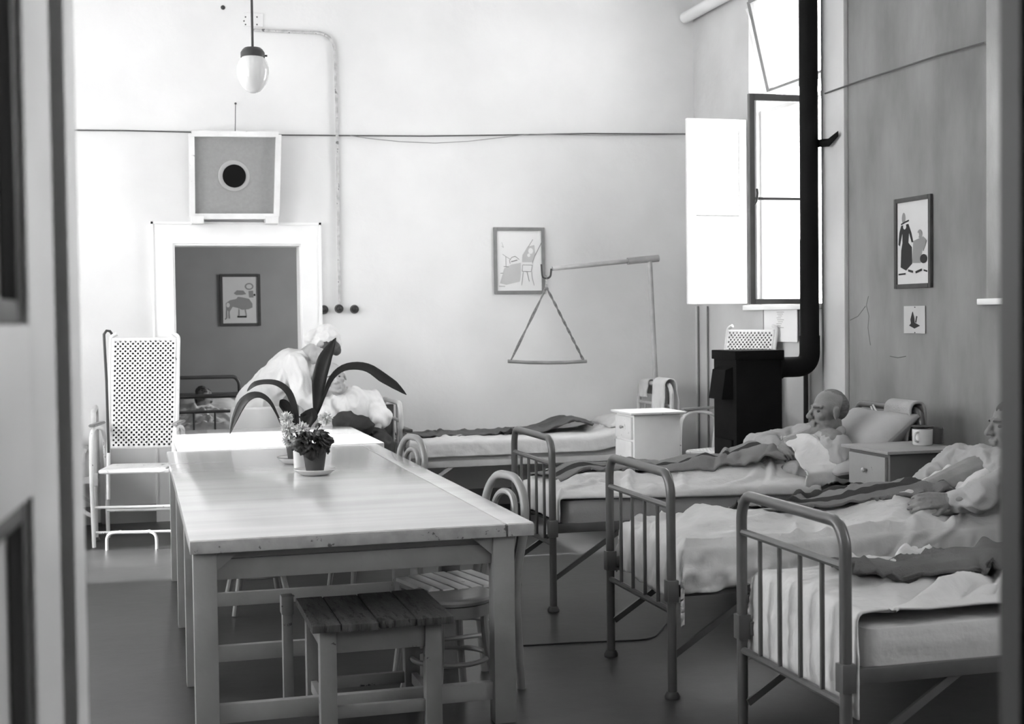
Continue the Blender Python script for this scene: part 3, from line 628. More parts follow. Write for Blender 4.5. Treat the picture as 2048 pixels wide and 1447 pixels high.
# ------------------------------------------------------------ bentwood seats
def round_stool(label, loc, rz):
    t = thing('round_stool', label, 'stool', loc, rz)
    b = B(); lathe(b, [(0, .43), (.165, .43), (.178, .436), (.182, .448), (.178, .458), (.165, .462), (.13, .458), (0, .456)], n=40); obj('seat', b, WOODC, t, world=False)
    b = B(); lathe(b, [(.15, .385), (.17, .385), (.17, .43), (.15, .43), (.15, .385)], n=36); obj('seat_ring', b, WOODC, t, world=False)
    for k in range(4):
        a = PI/4+k*PI/2; b = B(); tube(b, fillet([(.14*math.cos(a), .14*math.sin(a), .43), (.15*math.cos(a), .15*math.sin(a), .25), (.215*math.cos(a), .215*math.sin(a), 0)], .12), .0165, 10); obj('leg', b, WOODC, t, world=False)
    b = B(); tube(b, [(.155*math.cos(2*PI*k/32), .155*math.sin(2*PI*k/32), .20) for k in range(32)], .011, 8, closed=True); obj('leg_ring', b, WOODC, t, world=False)
    return t
round_stool('round bentwood stool tucked under the near right corner of the table', (1.21, 5.32, 0), .3)
round_stool('round bentwood stool under the left side of the table behind the wooden stool', (.62, 7.45, 0), .1)
def bent_chair(label, loc, rz, slats=True):
    """faces local +y; seat centre at origin"""
    t = thing('bentwood_chair', label, 'chair', loc, rz)
    hb = B(); pts = fillet([(-.17, -.235, 0), (-.185, -.20, .45), (-.19, -.25, .70), (-.175, -.258, .81), (-.09, -.265, .89), (.09, -.265, .89), (.175, -.258, .81), (.19, -.25, .70), (.185, -.20, .45), (.17, -.235, 0)], .15, 8)
    tube(hb, pts, .0185, 12); obj('back_hoop', hb, WOODC, t, world=False)
    b = B(); tube(b, fillet([(-.10, -.195, .455), (-.115, -.24, .66), (-.08, -.262, .82), (.08, -.262, .82), (.115, -.24, .66), (.10, -.195, .455)], .11, 8), .0145, 10); obj('inner_hoop', b, WOODC, t, world=False)
    for k in range(6):
        b = B(); y = -.17+k*.062; hw = .19-.012*abs(k-2.5)**1.3*.6
        box(b, (-hw, y, .445), (hw, y+.052, .462), .003); obj('seat_slat', b, WHO, t, world=False)
    b = B(); tube(b, fillet([(-.175, -.175, .437), (.175, -.175, .437), (.185, .18, .437), (-.185, .18, .437)], .08, 6, closed=True), .014, 8, closed=True); obj('seat_frame', b, WOODC, t, world=False)
    for s in (-1, 1):
        b = B(); tube(b, [(s*.155, .16, .44), (s*.165, .175, .2), (s*.185, .2, 0)], [.019, .017, .013], 10); obj('leg', b, WOODC, t, world=False)
    b = B(); tube(b, fillet([(-.165, -.19, .25), (.165, -.19, .25), (.158, .165, .25), (-.158, .165, .25)], .09, 6, closed=True), .010, 8, closed=True); obj('leg_ring', b, WOODC, t, world=False)
    return t
bc = bent_chair('bentwood chair with thick curved back at the near right corner of the table', (1.285, 5.58, 0), PI/2+.22)
c2 = copy_tree(bc); place(c2, (1.28, 7.60, 0), PI/2+.22, 'bentwood chair with arched back halfway along the right side of the table')
# ------------------------------------------------------------ tubular steel beds
def bed(label, loc, rz, mat, L=2.24, Wd=.74, hh=1.01, group='iron beds'):
    """local x runs from the foot (0) to the head; local y from 0 to Wd"""
    t = thing('iron_bed', label, 'bed', loc, rz, group)
    for nm, x, h, mid in (('footboard', 0, .925, .79), ('headboard', L, hh, .84)):
        b = B(); ch = .085
        tube(b, fillet([(x, 0, .0), (x, 0, h-ch*.7), (x, ch*.5, h), (x, Wd-ch*.5, h), (x, Wd, h-ch*.7), (x, Wd, .0)], .07, 6), .0195, 12)
        hoop = obj(nm, b, mat, t, world=False)
        for z in (mid, .36):
            b = B(); tube(b, [(x, .0, z), (x, Wd, z)], .0135, 8); obj('rail', b, mat, hoop, world=False)
        for k in range(1, 5):
            b = B(); y = Wd*k/5; tube(b, [(x, y, .36), (x, y, mid)], .0085, 8); obj('bar', b, mat, hoop, world=False)
        for y in (0, Wd):
            b = B(); lathe(b, [(0, 0), (.032, 0), (.033, .01), (.023, .028), (.0, .03)], (x, y, 0), 16); obj('foot_cap', b, DRK, hoop, world=False)
            b = B(); box(b, (x-.024 if x else x-.024, y-.024, .40), (x+.024, y+.024, .49), .004); obj('corner_bracket', b, mat, hoop, world=False)
    for y in (.02, Wd-.02):
        b = B(); box(b, (.02, y-.012, .415), (L-.02, y+.012, .465), .003); obj('side_rail', b, mat, t, world=False)
        for x, s in ((0, 1), (L, -1)):
            b = B(); beam(b, (x+s*.012, y, .17), (x+s*.42, y, .43), .012, .026); obj('brace', b, mat, t, world=False)
    b = B()
    for k in range(12): x = .08+k*(L-.16)/11; box(b, (x-.012, .035, .44), (x+.012, Wd-.035, .452))
    for k in range(5): y = .1+k*(Wd-.2)/4; box(b, (.06, y-.008, .4525), (L-.06, y+.008, .459))
    obj('bed_springs', b, DRK, t, world=False)
    return t
bed1 = bed('iron bed with reclining man beside the black stove', (2.13, 6.86, 0), 0, BEDM)
bed2 = place(copy_tree(bed1), (2.10, 5.13, 0), 0, 'iron bed in the middle of the right row, occupant half hidden by the door edge')
bed3 = place(copy_tree(bed1), (2.10, 3.72, 0), 0, 'nearest iron bed at bottom right of the row')
bed4 = bed('pale iron bed standing against the bright back wall below the trapeze bar', (1.96, 10.22, 0), 0, BEDL)
bed5 = place(copy_tree(bed4), (-.30, 10.90, 0), PI, 'pale iron bed along the back wall at far left behind the tall slatted chair')
bed6 = bed('iron bed seen end-on through the doorway in the grey side room', (1.02, 12.0, 0), PI/2, BEDM, 2.0, .9)
BT = .60   # mattress top
def mattress(label, x0, x1, y0, y1, mat, z0=.459, z1=BT, seed=0):
    b = B(); box(b, (x0, y0, z0), (x1, y1, z1)); bmesh.ops.subdivide_edges(b, edges=b.edges[:], cuts=7, use_grid_fill=True)
    for v in b.verts:
        # crowd the grid towards the edges so the corners can be rounded
        for i_, (l_, h_) in enumerate(((x0, x1), (y0, y1))):
            t_ = (v.co[i_]-l_)/(h_-l_); k_ = min(range(9), key=lambda n_: abs(n_/8-t_)); v.co[i_] = (l_, l_+.02, l_+.05, l_+(h_-l_)*.3, (l_+h_)/2, h_-(h_-l_)*.3, h_-.05, h_-.02, h_)[k_]
        c = v.co; ex = min(c.x-x0, x1-c.x); ey = min(c.y-y0, y1-c.y); 
        rz = 1-abs((c.z-(z0+z1)/2)/((z1-z0)/2))
        if ey < .001: c.y += (.010*rz if c.y < (y0+y1)/2 else -.010*rz)*-1+0.004*noise.noise((c.x*5, seed, c.z*9))
        if ex < .05 and ey < .05:
            q = Vector((.05-ex, .05-ey)); 
            if q.length > .05: q2 = q.normalized()*.05; c.x += (q.x-q2.x)*(1 if c.x < (x0+x1)/2 else -1); c.y += (q.y-q2.y)*(1 if c.y < (y0+y1)/2 else -1)
        if c.z > z1-.001: c.z -= .012*(math.exp(-ey/.04)+math.exp(-ex/.04))
    o = obj('mattress', b, mat, origin=((x0+x1)/2, (y0+y1)/2, z0), sharp=50)
    return tag(o, label, 'mattress', None)
mattress('ticking mattress under the reclining man beside the stove', 2.21, 4.33, 6.885, 7.575, SHEETG)
mattress('mattress on the middle bed of the right row', 2.185, 4.30, 5.155, 5.845, SHEETG, seed=3)
mattress('mattress in a white sheet on the nearest bed', 2.185, 4.30, 3.745, 4.435, SHEET, seed=5)
mattress('thin white mattress on the pale bed against the back wall', 2.0, 4.17, 10.25, 10.93, SHEET, seed=7)
mattress('white mattress on the far left bed behind the tall slatted chair', -2.50, -.34, 10.19, 10.87, SHEET, seed=9)
mattress('mattress on the bed in the grey side room', .15, .99, 12.04, 13.96, SHEETG, seed=11)
# ------------------------------------------------------------ bedding
def cloth(name, label, cat, rect, quad, hf, mat, nu=90, nv=60, seed=0, amp=.012, freq=7, solid=.008, drop_wr=.02, fold_r=.024, group=None, sag=None, edge=0.):
    """cloth over a bed: rect = mattress footprint; quad = four (x, y) corners as if laid flat; what hangs past the footprint folds down"""
    x0, x1, y0, y1 = rect; A, Bq, C, D = quad
    def fold(u, lo, hi):
        def g(d):
            if d < fold_r*PI/2: a = d/fold_r; return fold_r*math.sin(a), fold_r*(1-math.cos(a))
            return fold_r+.0, fold_r+(d-fold_r*PI/2)
        if u < lo: o, dr = g(lo-u); return lo-o, dr, -1
        if u > hi: o, dr = g(u-hi); return hi+o, dr, 1
        return u, 0, 0
    b = B(); rf = random.Random(seed*7+1); folds = []; area = (x1-x0)*(y1-y0)
    for _ in range(int(26*max(.5, area/1.5))):
        an = rf.choice((rf.uniform(-.35, .35), rf.uniform(-1.2, -.3), rf.uniform(.3, 1.3))); folds.append((rf.uniform(x0, x1), rf.uniform(y0, y1), math.cos(an), math.sin(an), rf.uniform(.12, .42), rf.uniform(.012, .026), rf.uniform(.4, 1.15), rf.uniform(-3, 3)))
    nu, nv = int(nu*1.4), int(nv*1.4)
    def fold_h(u, v):
        r = 0
        for fx, fy, ca, sa, ln, wd, ht, cv in folds:
            du, dv = u-fx, v-fy; a = du*ca+dv*sa
            if abs(a) > ln*1.6: continue
            c = -du*sa+dv*ca - cv*a*a*.25
            if abs(c) > wd*4: continue
            r += ht*math.exp(-(c/wd)**2-(a/ln)**4) - ht*.35*math.exp(-((c-wd*1.8)/wd/1.2)**2-(a/ln)**4)
        return r
    def fn(s, t):
        e = edge*(noise.noise((s*9, t*9, seed+3.3))) 
        u = (A[0]*(1-s)+Bq[0]*s)*(1-t)+(D[0]*(1-s)+C[0]*s)*t; v = (A[1]*(1-s)+Bq[1]*s)*(1-t)+(D[1]*(1-s)+C[1]*s)*t
        if s in (0, 1): u += e
        if t in (0, 1): v += e
        x, dx, sx = fold(u, x0, x1); y, dy, sy = fold(v, y0, y1); dr = max(dx, dy)+min(dx, dy)*.35
        top = hf(min(max(u, x0), x1), min(max(v, y0), y1))
        r1 = max(0, 1-3.0*abs(noise.noise((u*1.3+v*1.2, v*6.5-u*.8+.3*noise.noise((u*4, v*4, seed)), seed+9)))); r2 = max(0, 1-3.4*abs(noise.noise((u*5.5-v*2.5, v*2.0+u*1.2, seed+19))))
        wr = .8*noise.noise((u*freq*.4, v*freq*.6, seed)) + 1.0*r1*(.6+noise.noise((u*1.5, v*2, seed+2))) + .7*r2*(.5+noise.noise((u*2, v*1.5, seed+5))) + .15*noise.noise((u*28, v*28, seed))
        z = top-dr
        if dr <= 0: z += amp*(wr*.8+.5+fold_h(u, v)*.95)
        else:
            k = min(1, dr/.12)*drop_wr; w2 = noise.noise((u*14, v*14, seed+4))+.5*noise.noise((u*31, v*31, seed))
            z += amp*.45*max(0, 1-dr/.05)
            if sx: x += sx*(k*(.6+w2)*(.45 if sx < 0 else 1)+.003)
            if sy: y += sy*(k*(.6+w2)+.004+.5*amp*max(0, fold_h(u, v)))
        return Vector((x, y, z))
    grid(b, nu, nv, fn)
    o = obj(name, b, mat, origin=((x0+x1)/2, (y0+y1)/2, BT), sharp=180, solid=solid, soff=1)
    
    return tag(o, label, cat, group)
# bed 1 : sheet, striped blanket
R1 = (2.20, 4.33, 6.885, 7.575)
def legs1(x, y): return min(.20, -.012+.055*sm(2.2, 2.5, x)*(gs(y, 7.13, .10)+gs(y, 7.33, .10))+.05*sm(2.8, 3.3, x)*gs(y, 7.25, .22))
h1 = lambda x, y: BT+.018+legs1(x, y)+.03*gs(x, 2.4, .12)*gs(y, 7.23, .2)
def hT1(x, y):
    a = .13*sm(2.75, 3.35, x)+.10*sm(3.5, 3.85, x); d = abs(y-7.2)/.28
    return BT+.035+a*math.exp(-d**2.5)
cloth('sheet', 'pale sheet drawn up over the chest of the man beside the stove', 'sheet', R1, ((3.62, 6.79), (4.05, 6.79), (3.86, 7.30), (3.68, 7.44)), hT1, SHEET, seed=7, amp=.02, freq=6, nu=80, nv=60, edge=.03)
cloth('bed_sheet', 'white sheet with gathered edge spread over the legs of the reclining man', 'sheet', R1, ((2.06, 6.86), (3.72, 6.82), (3.60, 7.60), (2.06, 7.60)), h1, SHEET, seed=1, amp=.026, freq=6, nu=110, drop_wr=.012)
def h1b(x, y): return h1(x, y)+.018+.055*gs(x, 3.52, .16)
BSTR = M('striped_blanket', .20, .95, .03, .15, 5, .5, 220)
def stripes(m, axis, cuts):
    nt = m.node_tree; N = nt.nodes; L = nt.links; tc = N.new('ShaderNodeTexCoord'); sp = N.new('ShaderNodeSeparateXYZ'); L.new(tc.outputs['Object'], sp.inputs[0])
    r = N.new('ShaderNodeValToRGB'); mr = N.new('ShaderNodeMapRange'); mr.inputs[1].default_value = -.4; mr.inputs[2].default_value = .4; L.new(sp.outputs[axis], mr.inputs[0]); L.new(mr.outputs[0], r.inputs[0])
    r.color_ramp.interpolation = 'CONSTANT'; el = r.color_ramp.elements
    el[0].position = 0; el[0].color = (cuts[0][1],)*3+(1,); el[1].position = cuts[1][0]; el[1].color = (cuts[1][1],)*3+(1,)
    for p_, c_ in cuts[2:]: e = el.new(p_); e.color = (c_,)*3+(1,)
    L.new(r.outputs[0], N['Principled BSDF'].inputs['Base Color'])
stripes(BSTR, 1, ((0, .2), (.50, .05), (.56, .22), (.68, .05), (.74, .2), (.90, .05)))
cloth('wool_blanket', 'grey striped wool blanket bunched along the far side of the reclining man', 'blanket', R1, ((2.28, 7.17), (3.60, 7.03), (3.58, 7.42), (2.22, 7.63)), h1b, BSTR, seed=4, amp=.026, freq=8, solid=.012, edge=.03)
# bed 2
R2 = (2.175, 4.30, 5.155, 5.845)
def h2(x, y): return BT+.010+.045*sm(2.2, 2.5, x)*gs(y, 5.5, .22)+.06*sm(2.8, 3.3, x)*gs(y, 5.5, .25)+.02*gs(x, 2.4, .12)*gs(y, 5.5, .2)
cloth('bed_sheet', 'white sheet hanging low over the foot of the middle bed', 'sheet', R2, ((1.93, 4.95), (4.2, 5.08), (4.2, 5.86), (1.96, 5.93)), h2, SHEET, seed=11, amp=.032, freq=5, nu=120, drop_wr=.03, edge=.02)
BST2 = M('striped_blanket_dark', .16, .95, .03, .15, 5, .5, 220); stripes(BST2, 1, ((0, .17), (.42, .05), (.50, .2), (.64, .06), (.72, .18), (.88, .05)))
cloth('wool_blanket', 'dark striped blanket lying slantwise over the middle bed', 'blanket', R2, ((2.72, 5.42), (4.2, 5.30), (4.2, 5.88), (2.60, 5.68)), lambda x, y: h2(x, y)+.028+.03*gs(x, 3.2, .25)*gs(y, 5.7, .2), BST2, seed=14, amp=.026, freq=6, solid=.012, edge=.02)
def hT2(x, y):
    a = .06*sm(3.2, 3.4, x)+.18*sm(3.4, 3.95, x); d = abs(y-5.5)/.27
    return BT+.030+a*math.exp(-d**2.5)
cloth('sheet', 'pale sheet drawn up over the lap of the half hidden person in the middle bed', 'sheet', R2, ((3.32, 5.24), (4.1, 5.22), (4.1, 5.84), (3.38, 5.80)), hT2, SHEET, seed=17, amp=.03, freq=6, nu=60, nv=50, edge=.03)
# bed 3
R3 = (2.175, 4.30, 3.745, 4.435)
h3 = lambda x, y: BT+.02+.02*gs(y, 4.1, .25)+.05*sm(3.0, 3.5, x)*gs(y, 4.35, .25)
cloth('bed_sheet', 'rumpled white sheet over the foot of the nearest bed', 'sheet', R3, ((1.86, 3.735), (4.2, 3.735), (4.2, 4.44), (1.88, 4.52)), h3, SHEET, seed=21, amp=.036, freq=5, nu=130, drop_wr=.024, edge=.02)
cloth('wool_blanket', 'plain grey wool blanket on the nearest bed', 'blanket', R3, ((2.30, 3.97), (4.2, 3.80), (4.2, 4.36), (2.30, 4.24)), lambda x, y: h3(x, y)+.030+.035*gs(x, 3.05, .25)*gs(y, 4.15, .18), BLNK, seed=24, amp=.034, freq=5, solid=.012, edge=.03)
# bed 4 (back wall)
R4 = (2.0, 4.17, 10.25, 10.93)
cloth('bed_sheet', 'smooth white sheet on the pale bed against the back wall', 'sheet', R4, ((2.0, 10.12), (4.05, 10.12), (4.05, 10.93), (2.0, 10.93)), lambda x, y: BT+.014+.06*sm(3.5, 3.9, x), SHEET, seed=31, amp=.012, freq=4, drop_wr=.008)
cloth('wool_blanket', 'folded grey blanket on the pale bed against the back wall', 'blanket', R4, ((2.02, 10.45), (3.6, 10.42), (3.7, 10.9), (2.02, 10.9)), lambda x, y: BT+.034+.085*gs(x, 3.45, .2), BLNK, seed=34, amp=.02, freq=5, solid=.01)
R5 = (-2.5, -.34, 10.19, 10.87)
cloth('bed_sheet', 'white sheet on the far left bed behind the tall slatted chair', 'sheet', R5, ((-2.3, 10.12), (-.36, 10.12), (-.36, 10.86), (-2.3, 10.86)), lambda x, y: BT+.014, SHEET, seed=41, amp=.012, freq=5, drop_wr=.006, nu=40, nv=30)
cloth('wool_blanket', 'dark blanket on the far left bed behind the tall slatted chair', 'blanket', R5, ((-2.2, 10.3), (-.42, 10.32), (-.42, 10.86), (-2.2, 10.86)), lambda x, y: BT+.045+.06*gs(x, -.7, .3), BLND, seed=44, amp=.03, freq=6, nu=40, nv=30)
R6 = (.15, .99, 12.04, 13.96)
def h6(x, y): return BT+.02+.12*gs(x, .62, .2)*sm(12.15, 12.7, y)
cloth('bed_sheet', 'white rumpled bedding on the bed in the grey side room', 'sheet', R6, ((.13, 12.0), (1.02, 12.0), (1.02, 13.3), (.13, 13.3)), h6, SHEET, seed=51, amp=.04, freq=6, nu=50, nv=60)
# pillows
def pillow(label, c, size, rot, mat=SHEET, seed=0):
    b = B(); box(b, (-.5, -.5, -.5), (.5, .5, .5)); bmesh.ops.subdivide_edges(b, edges=b.edges[:], cuts=9, use_grid_fill=True)
    R_ = Euler(rot).to_matrix()
    for v in b.verts:
        x, y, z = v.co*2; k = (1-abs(x)**3.2)*(1-abs(y)**3.2); px = x*(1-.06*(1-abs(y)**2)); py = y*(1-.06*(1-abs(x)**2))
        zz = z*(.10+.90*max(0, k)**.45)
        p = Vector((px*size[0]/2, py*size[1]/2, zz*size[2]/2+.012*noise.noise((x*2.2+seed, y*2.2, z))))
        v.co = Vector(c)+R_ @ p
    return tag(obj('pillow', b, mat, origin=c, sharp=180), label, 'pillow')
pillow('large pillow propping up the man beside the stove', (4.13, 7.18, .80), (.56, .66, .20), (0, -.72, 0), PILW, seed=1)
pillow('second pillow lying flat beneath the propped one on the man\'s bed', (4.03, 7.10, .685), (.50, .64, .13), (0, -.05, 0), PILW, seed=2)
pillow('pillow behind the half hidden man in the middle bed', (4.10, 5.5, .80), (.52, .66, .18), (0, -.7, 0), PILW, seed=3)
pillow('flat white pillow at the head of the pale bed by the back wall', (3.93, 10.6, .70), (.44, .60, .12), (0, -.08, 0), seed=4)
pillow('pillow under the sleeper\'s head in the grey side room', (.66, 13.70, .72), (.62, .42, .16), (.25, 0, 0), seed=5)
# ------------------------------------------------------------ bedside cabinets
def cabinet(label, loc, wx, dy, h, body, WHO=WHO):
    """front faces local -x"""
    t = thing('bedside_cabinet', label, 'cabinet', loc)
    b = B(); box(b, (0, 0, .05), (wx, dy, h-.02), .003); obj('body', b, body, t, world=False)
    b = B(); box(b, (-.035, -.035, h-.016), (wx+.04, dy+.035, h), .003); obj('top', b, WHO, t, world=False)
    b = B(); box(b, (-.018, .02, h-.20), (0, dy-.02, h-.035), .003); d = obj('drawer', b, WHO, t, world=False)
    b = B(); tube(b, [(-.018, dy/2, h-.115), (-.032, dy/2, h-.115)], .006, 8); ell(b, (-.038, dy/2, h-.115), (.011, .013, .013)); obj('knob', b, METL, d, world=False)
    b = B(); box(b, (-.018, .02, .08), (0, dy-.02, h-.215), .003); d = obj('door', b, WHO, t, world=False)
    b = B(); tube(b, [(-.018, .07, .45), (-.03, .07, .45)], .005, 8); ell(b, (-.035, .07, .45), (.009, .011, .011)); obj('knob', b, METL, d, world=False)
    for q in (.18, .6):
        b = B(); box(b, (-.02, dy-.018, q), (-.004, dy-.006, q+.05)); obj('hinge', b, METL, d, world=False)
    for x in (.03, wx-.03):
        for y in (.03, dy-.03):
            b = B(); box(b, (x-.02, y-.02, 0), (x+.02, y+.02, .05)); obj('leg', b, WHO, t, world=False)
    return t
c1 = cabinet('worn white bedside cabinet with drawer, carrying mugs, between the two occupied beds', (3.70, 6.10, 0), .38, .40, .87, M('cabinet_side_shaded', .11, .45, .3, .06, 5), CABW)  # body darker than the front: side shade put into its colour
c4 = cabinet('white bedside cabinet by the head of the bed at the back wall', (3.50, 9.24, 0), .36, .37, .87, WHT)
# mug with lid, glass jar
mc = at(1845, 889, 'Z', .871)
t = thing('enamel_mug', 'white enamel mug with a dark rimmed saucer on top, on the cabinet', 'mug', mc)
b = B(); lathe(b, [(0, .0), (.048, 0), (.052, .006), (.054, .085), (.050, .085), (.048, .010), (0, .008)], n=32); obj('cup', b, ENAM, t, world=False)
b = B(); tube(b, fillet([(-.045, -.028, .07), (-.075, -.045, .066), (-.078, -.047, .03), (-.046, -.029, .02)], .025), .006, 8); obj('handle', b, ENAM, t, world=False)
b = B(); lathe(b, [(0, .087), (.03, .087), (.060, .098), (.061, .101), (.03, .092), (0, .091)], n=32); obj('saucer', b, RIM, t, world=False)
jc = at(1872, 886, 'Z', .871)
b = B(); lathe(b, [(0, 0), (.038, 0), (.041, .004), (.042, .085), (.039, .085), (.038, .008), (0, .008)], jc, 28); tag(obj('drinking_glass', b, M('smoky_glass', .10, .15, .5), origin=jc), 'dark drinking glass standing behind the enamel mug', 'glass')
# towels over headboards
def hanging(name, label, cat, p, q, r, d0, d1, off, mat, seed=0, nu=22, nv=40, amp=.012, solid=.01):
    """cloth folded over a horizontal tube p-q; d0 / d1 = drops on the two sides; off = horizontal unit vector across the tube"""
    p, q, off = Vector(p), Vector(q), Vector(off); b = B(); tot = d0+PI*r+d1
    def fn(s, t):
        l = t*tot; w = p.lerp(q, s)
        if l < d0: pos = off*(-r)+V(0, 0, -(d0-l)); k = (d0-l)
        elif l < d0+PI*r: a = (l-d0)/r; pos = off*(-r*math.cos(a))+V(0, 0, r*math.sin(a)); k = 0
        else: pos = off*r+V(0, 0, -(l-d0-PI*r)); k = l-d0-PI*r
        w = w+pos; sg = -1 if l < d0+PI*r/2 else 1
        w += off*sg*(abs(noise.noise((s*4, t*3, seed)))*amp*2.5*min(1, k*8)+.002) + (q-p).normalized()*noise.noise((t*5, s*2, seed))*amp*min(1, k*6)
        return w
    grid(b, nu, nv, fn)
    o = obj(name, b, mat, origin=(p+q)/2, sharp=180, solid=solid, soff=1); o.modifiers.new('smooth', 'SUBSURF').levels = 1
    return tag(o, label, cat)
hx = 2.13+2.24
hanging('towel', 'thick pale towel hung over the headboard behind the mugs', 'towel', (hx, 6.90, 1.01), (hx, 7.18, 1.01), .036, .30, .30, (1, 0, 0), M('towel_cloth', .38, .95, .03, .06, 8, .5, 120), 3, amp=.02, solid=.02)
b = B(); tube(b, [at(x, y, 'X', hx-.035) for x, y in ((1742, 812), (1750, 832), (1764, 852), (1778, 843), (1786, 822), (1789, 810))], .006, 6); tube(b, [at(x, y, 'X', hx-.035) for x, y in ((1746, 809), (1756, 828), (1770, 846), (1776, 858), (1770, 870))], .006, 6)
tag(obj('knotted_cloth_strip', b, SHIRT, origin=at(1764, 840, 'X', hx-.03)), 'thin pale cloth strip tied over the headboard beside the thick towel', 'cloth')
h4 = 1.96+2.24
hanging('towel', 'striped white towel hung over the headboard at the foot of the trapeze pole', 'towel', (h4, 10.24, 1.01), (h4, 10.50, 1.01), .045, .22, .22, (1, 0, 0), SHIRT, 5, amp=.02, solid=.012)
hanging('towel', 'small folded white cloth over the back headboard left of the striped towel', 'cloth', (h4, 10.66, 1.01), (h4, 10.86, 1.01), .026, .12, .10, (1, 0, 0), SHEET, 6, amp=.014)
# ------------------------------------------------------------ trapeze (bed hoist)
yt = 10.60
pt = at(1299, 517, 'Y', yt); pb = V(h4-.02, yt, .42); pe = at(1105, 537, 'Y', yt); pr_ = at(1317, 516, 'Y', yt); hk = at(1092, 549, 'Y', yt)
t = thing('trapeze_hoist', 'metal trapeze hoist pole and arm with hanging pull bar at the back bed', 'hoist', (pb.x, yt, .42))
b = B(); tube(b, [pb+V(.06, 0, 0), pt], .021, 12); obj('pole', b, METL, t)
m1 = at(1255, 522, 'Y', yt)
b = B(); tube(b, [m1, pr_], .029, 12); obj('arm_sleeve', b, METL, t)
b = B(); tube(b, [pe, m1], .019, 12); obj('arm', b, METL, t)
b = B(); tube(b, fillet([pe+V(-.01, 0, 0), at(1101, 556, 'Y', yt), at(1085, 556, 'Y', yt), at(1083, 528, 'Y', yt)], .05, 6), .0085, 8); obj('hook', b, DRK, t)
k0 = at(1093, 552, 'Y', yt); k1 = at(1093, 574, 'Y', yt)
for k in range(4):
    c = k0.lerp(k1, (k+.5)/4); b = B(); rx, ry = (.010, 0) if k % 2 else (0, .010)
    tube(b, [c+V(rx*math.cos(a), ry*math.cos(a), .015*math.sin(a)) for a in [2*PI*j/12 for j in range(12)]], .0028, 6, closed=True); obj('chain_link', b, METL, t)
e0 = at(1021, 722, 'Y', yt); e1 = at(1168, 722, 'Y', yt)
for e in (e0, e1):
    b = B()
    for ph in (0, PI):
        n_ = 60; dirv = (e-k1); pts = []
        for j in range(n_+1):
            s_ = j/n_; a = ph+s_*26*(1 if e is e1 else .3); pts.append(k1+dirv*s_+V(math.cos(a)*.006, math.sin(a)*.006, 0))
        tube(b, pts, .0065, 6)
    obj('rope', b, M('rope', .20, .8, .1, .4, 60), t)
b = B(); mid = (e0+e1)/2+V(0, 0, -.012); tube(b, [at(1016, 722, 'Y', yt), (e0+mid)/2+V(0, 0, -.004), mid, (e1+mid)/2+V(0, 0, -.004), at(1173, 722, 'Y', yt)], .015, 10); obj('pull_bar', b, FRM, t)
# ------------------------------------------------------------ stove
zc_ = at(1590, 733, 'Y', 8.70).z
SXa, SXb, SYa, SYb, SH = 4.008, 4.385, 8.60, 9.0, 1.325
t = thing('coal_stove', 'tall black iron coal stove in the corner beside the far window', 'stove', (4.2, 8.8, 0))
b = B(); box(b, (SXa+.012, SYa+.012, .10), (SXb-.012, SYb-.012, SH-.06), .008); obj('stove_body', b, BLK, t)
b = B(); box(b, (SXa, SYa, SH-.065), (SXb, SYb, SH), .006); obj('stove_lid', b, BLK, t)
b = B(); box(b, (SXa+.0, SYa, .06), (SXb, SYb, .11), .006); obj('stove_base', b, BLK, t)
for x in (SXa+.03, SXb-.03):
    for y in (SYa+.03, SYb-.03):
        b = B(); tube(b, [(x, y, 0), (x, y, .07)], [.014, .02], 10); obj('leg', b, BLK, t)
b = B(); y0, y1 = 8.66, 8.88
vs = [(SXa+.012, y0, 1.21), (SXa-.045, y0, 1.19), (SXa-.075, y0, .985), (SXa+.012, y0, .985)]
A_ = [b.verts.new(p) for p in vs]; B_ = [b.verts.new((p[0], y1, p[2])) for p in vs]; b.faces.new(A_); b.faces.new(B_[::-1])
for k in range(4): b.faces.new((A_[k], A_[(k+1) % 4], B_[(k+1) % 4], B_[k]))
obj('draught_box', b, BLK, t)
b = B(); box(b, (SXa-.006, SYa+.06, .35), (SXa+.014, SYb-.06, .70), .004); d = obj('stove_door', b, BLK, t)
b = B(); tube(b, [(SXa-.006, SYa+.1, .52), (SXa-.035, SYa+.1, .52), (SXa-.035, SYa+.1, .60)], .007); obj('door_handle', b, METL, d)
b = B(); tube(b, [(SXb-.02, 8.67, zc_), (SXb+.01, 8.67, zc_)], .082, 20); obj('pipe_collar', b, BLK, t)
px_ = at(1618, 400, 'Y', 8.67).x
b = B(); pts = fillet([(SXb-.01, 8.67, zc_), (px_+.0, 8.67, zc_), (px_, 8.67, zc_+.22)], .20, 12)
tube(b, pts, .072, 24); 
obj('pipe_elbow', b, PIPB, t)
b = B(); tube(b, [(px_, 8.67, zc_+.215), (px_, 8.67, zc_+.9)], .0665, 24); tube(b, [(px_, 8.67, zc_+.88), (px_, 8.67, zc_+2.0)], .064, 24); tube(b, [(px_, 8.67, zc_+1.98), (px_, 8.67, ZC)], .0665, 24); obj('flue_pipe', b, PIPB, t)
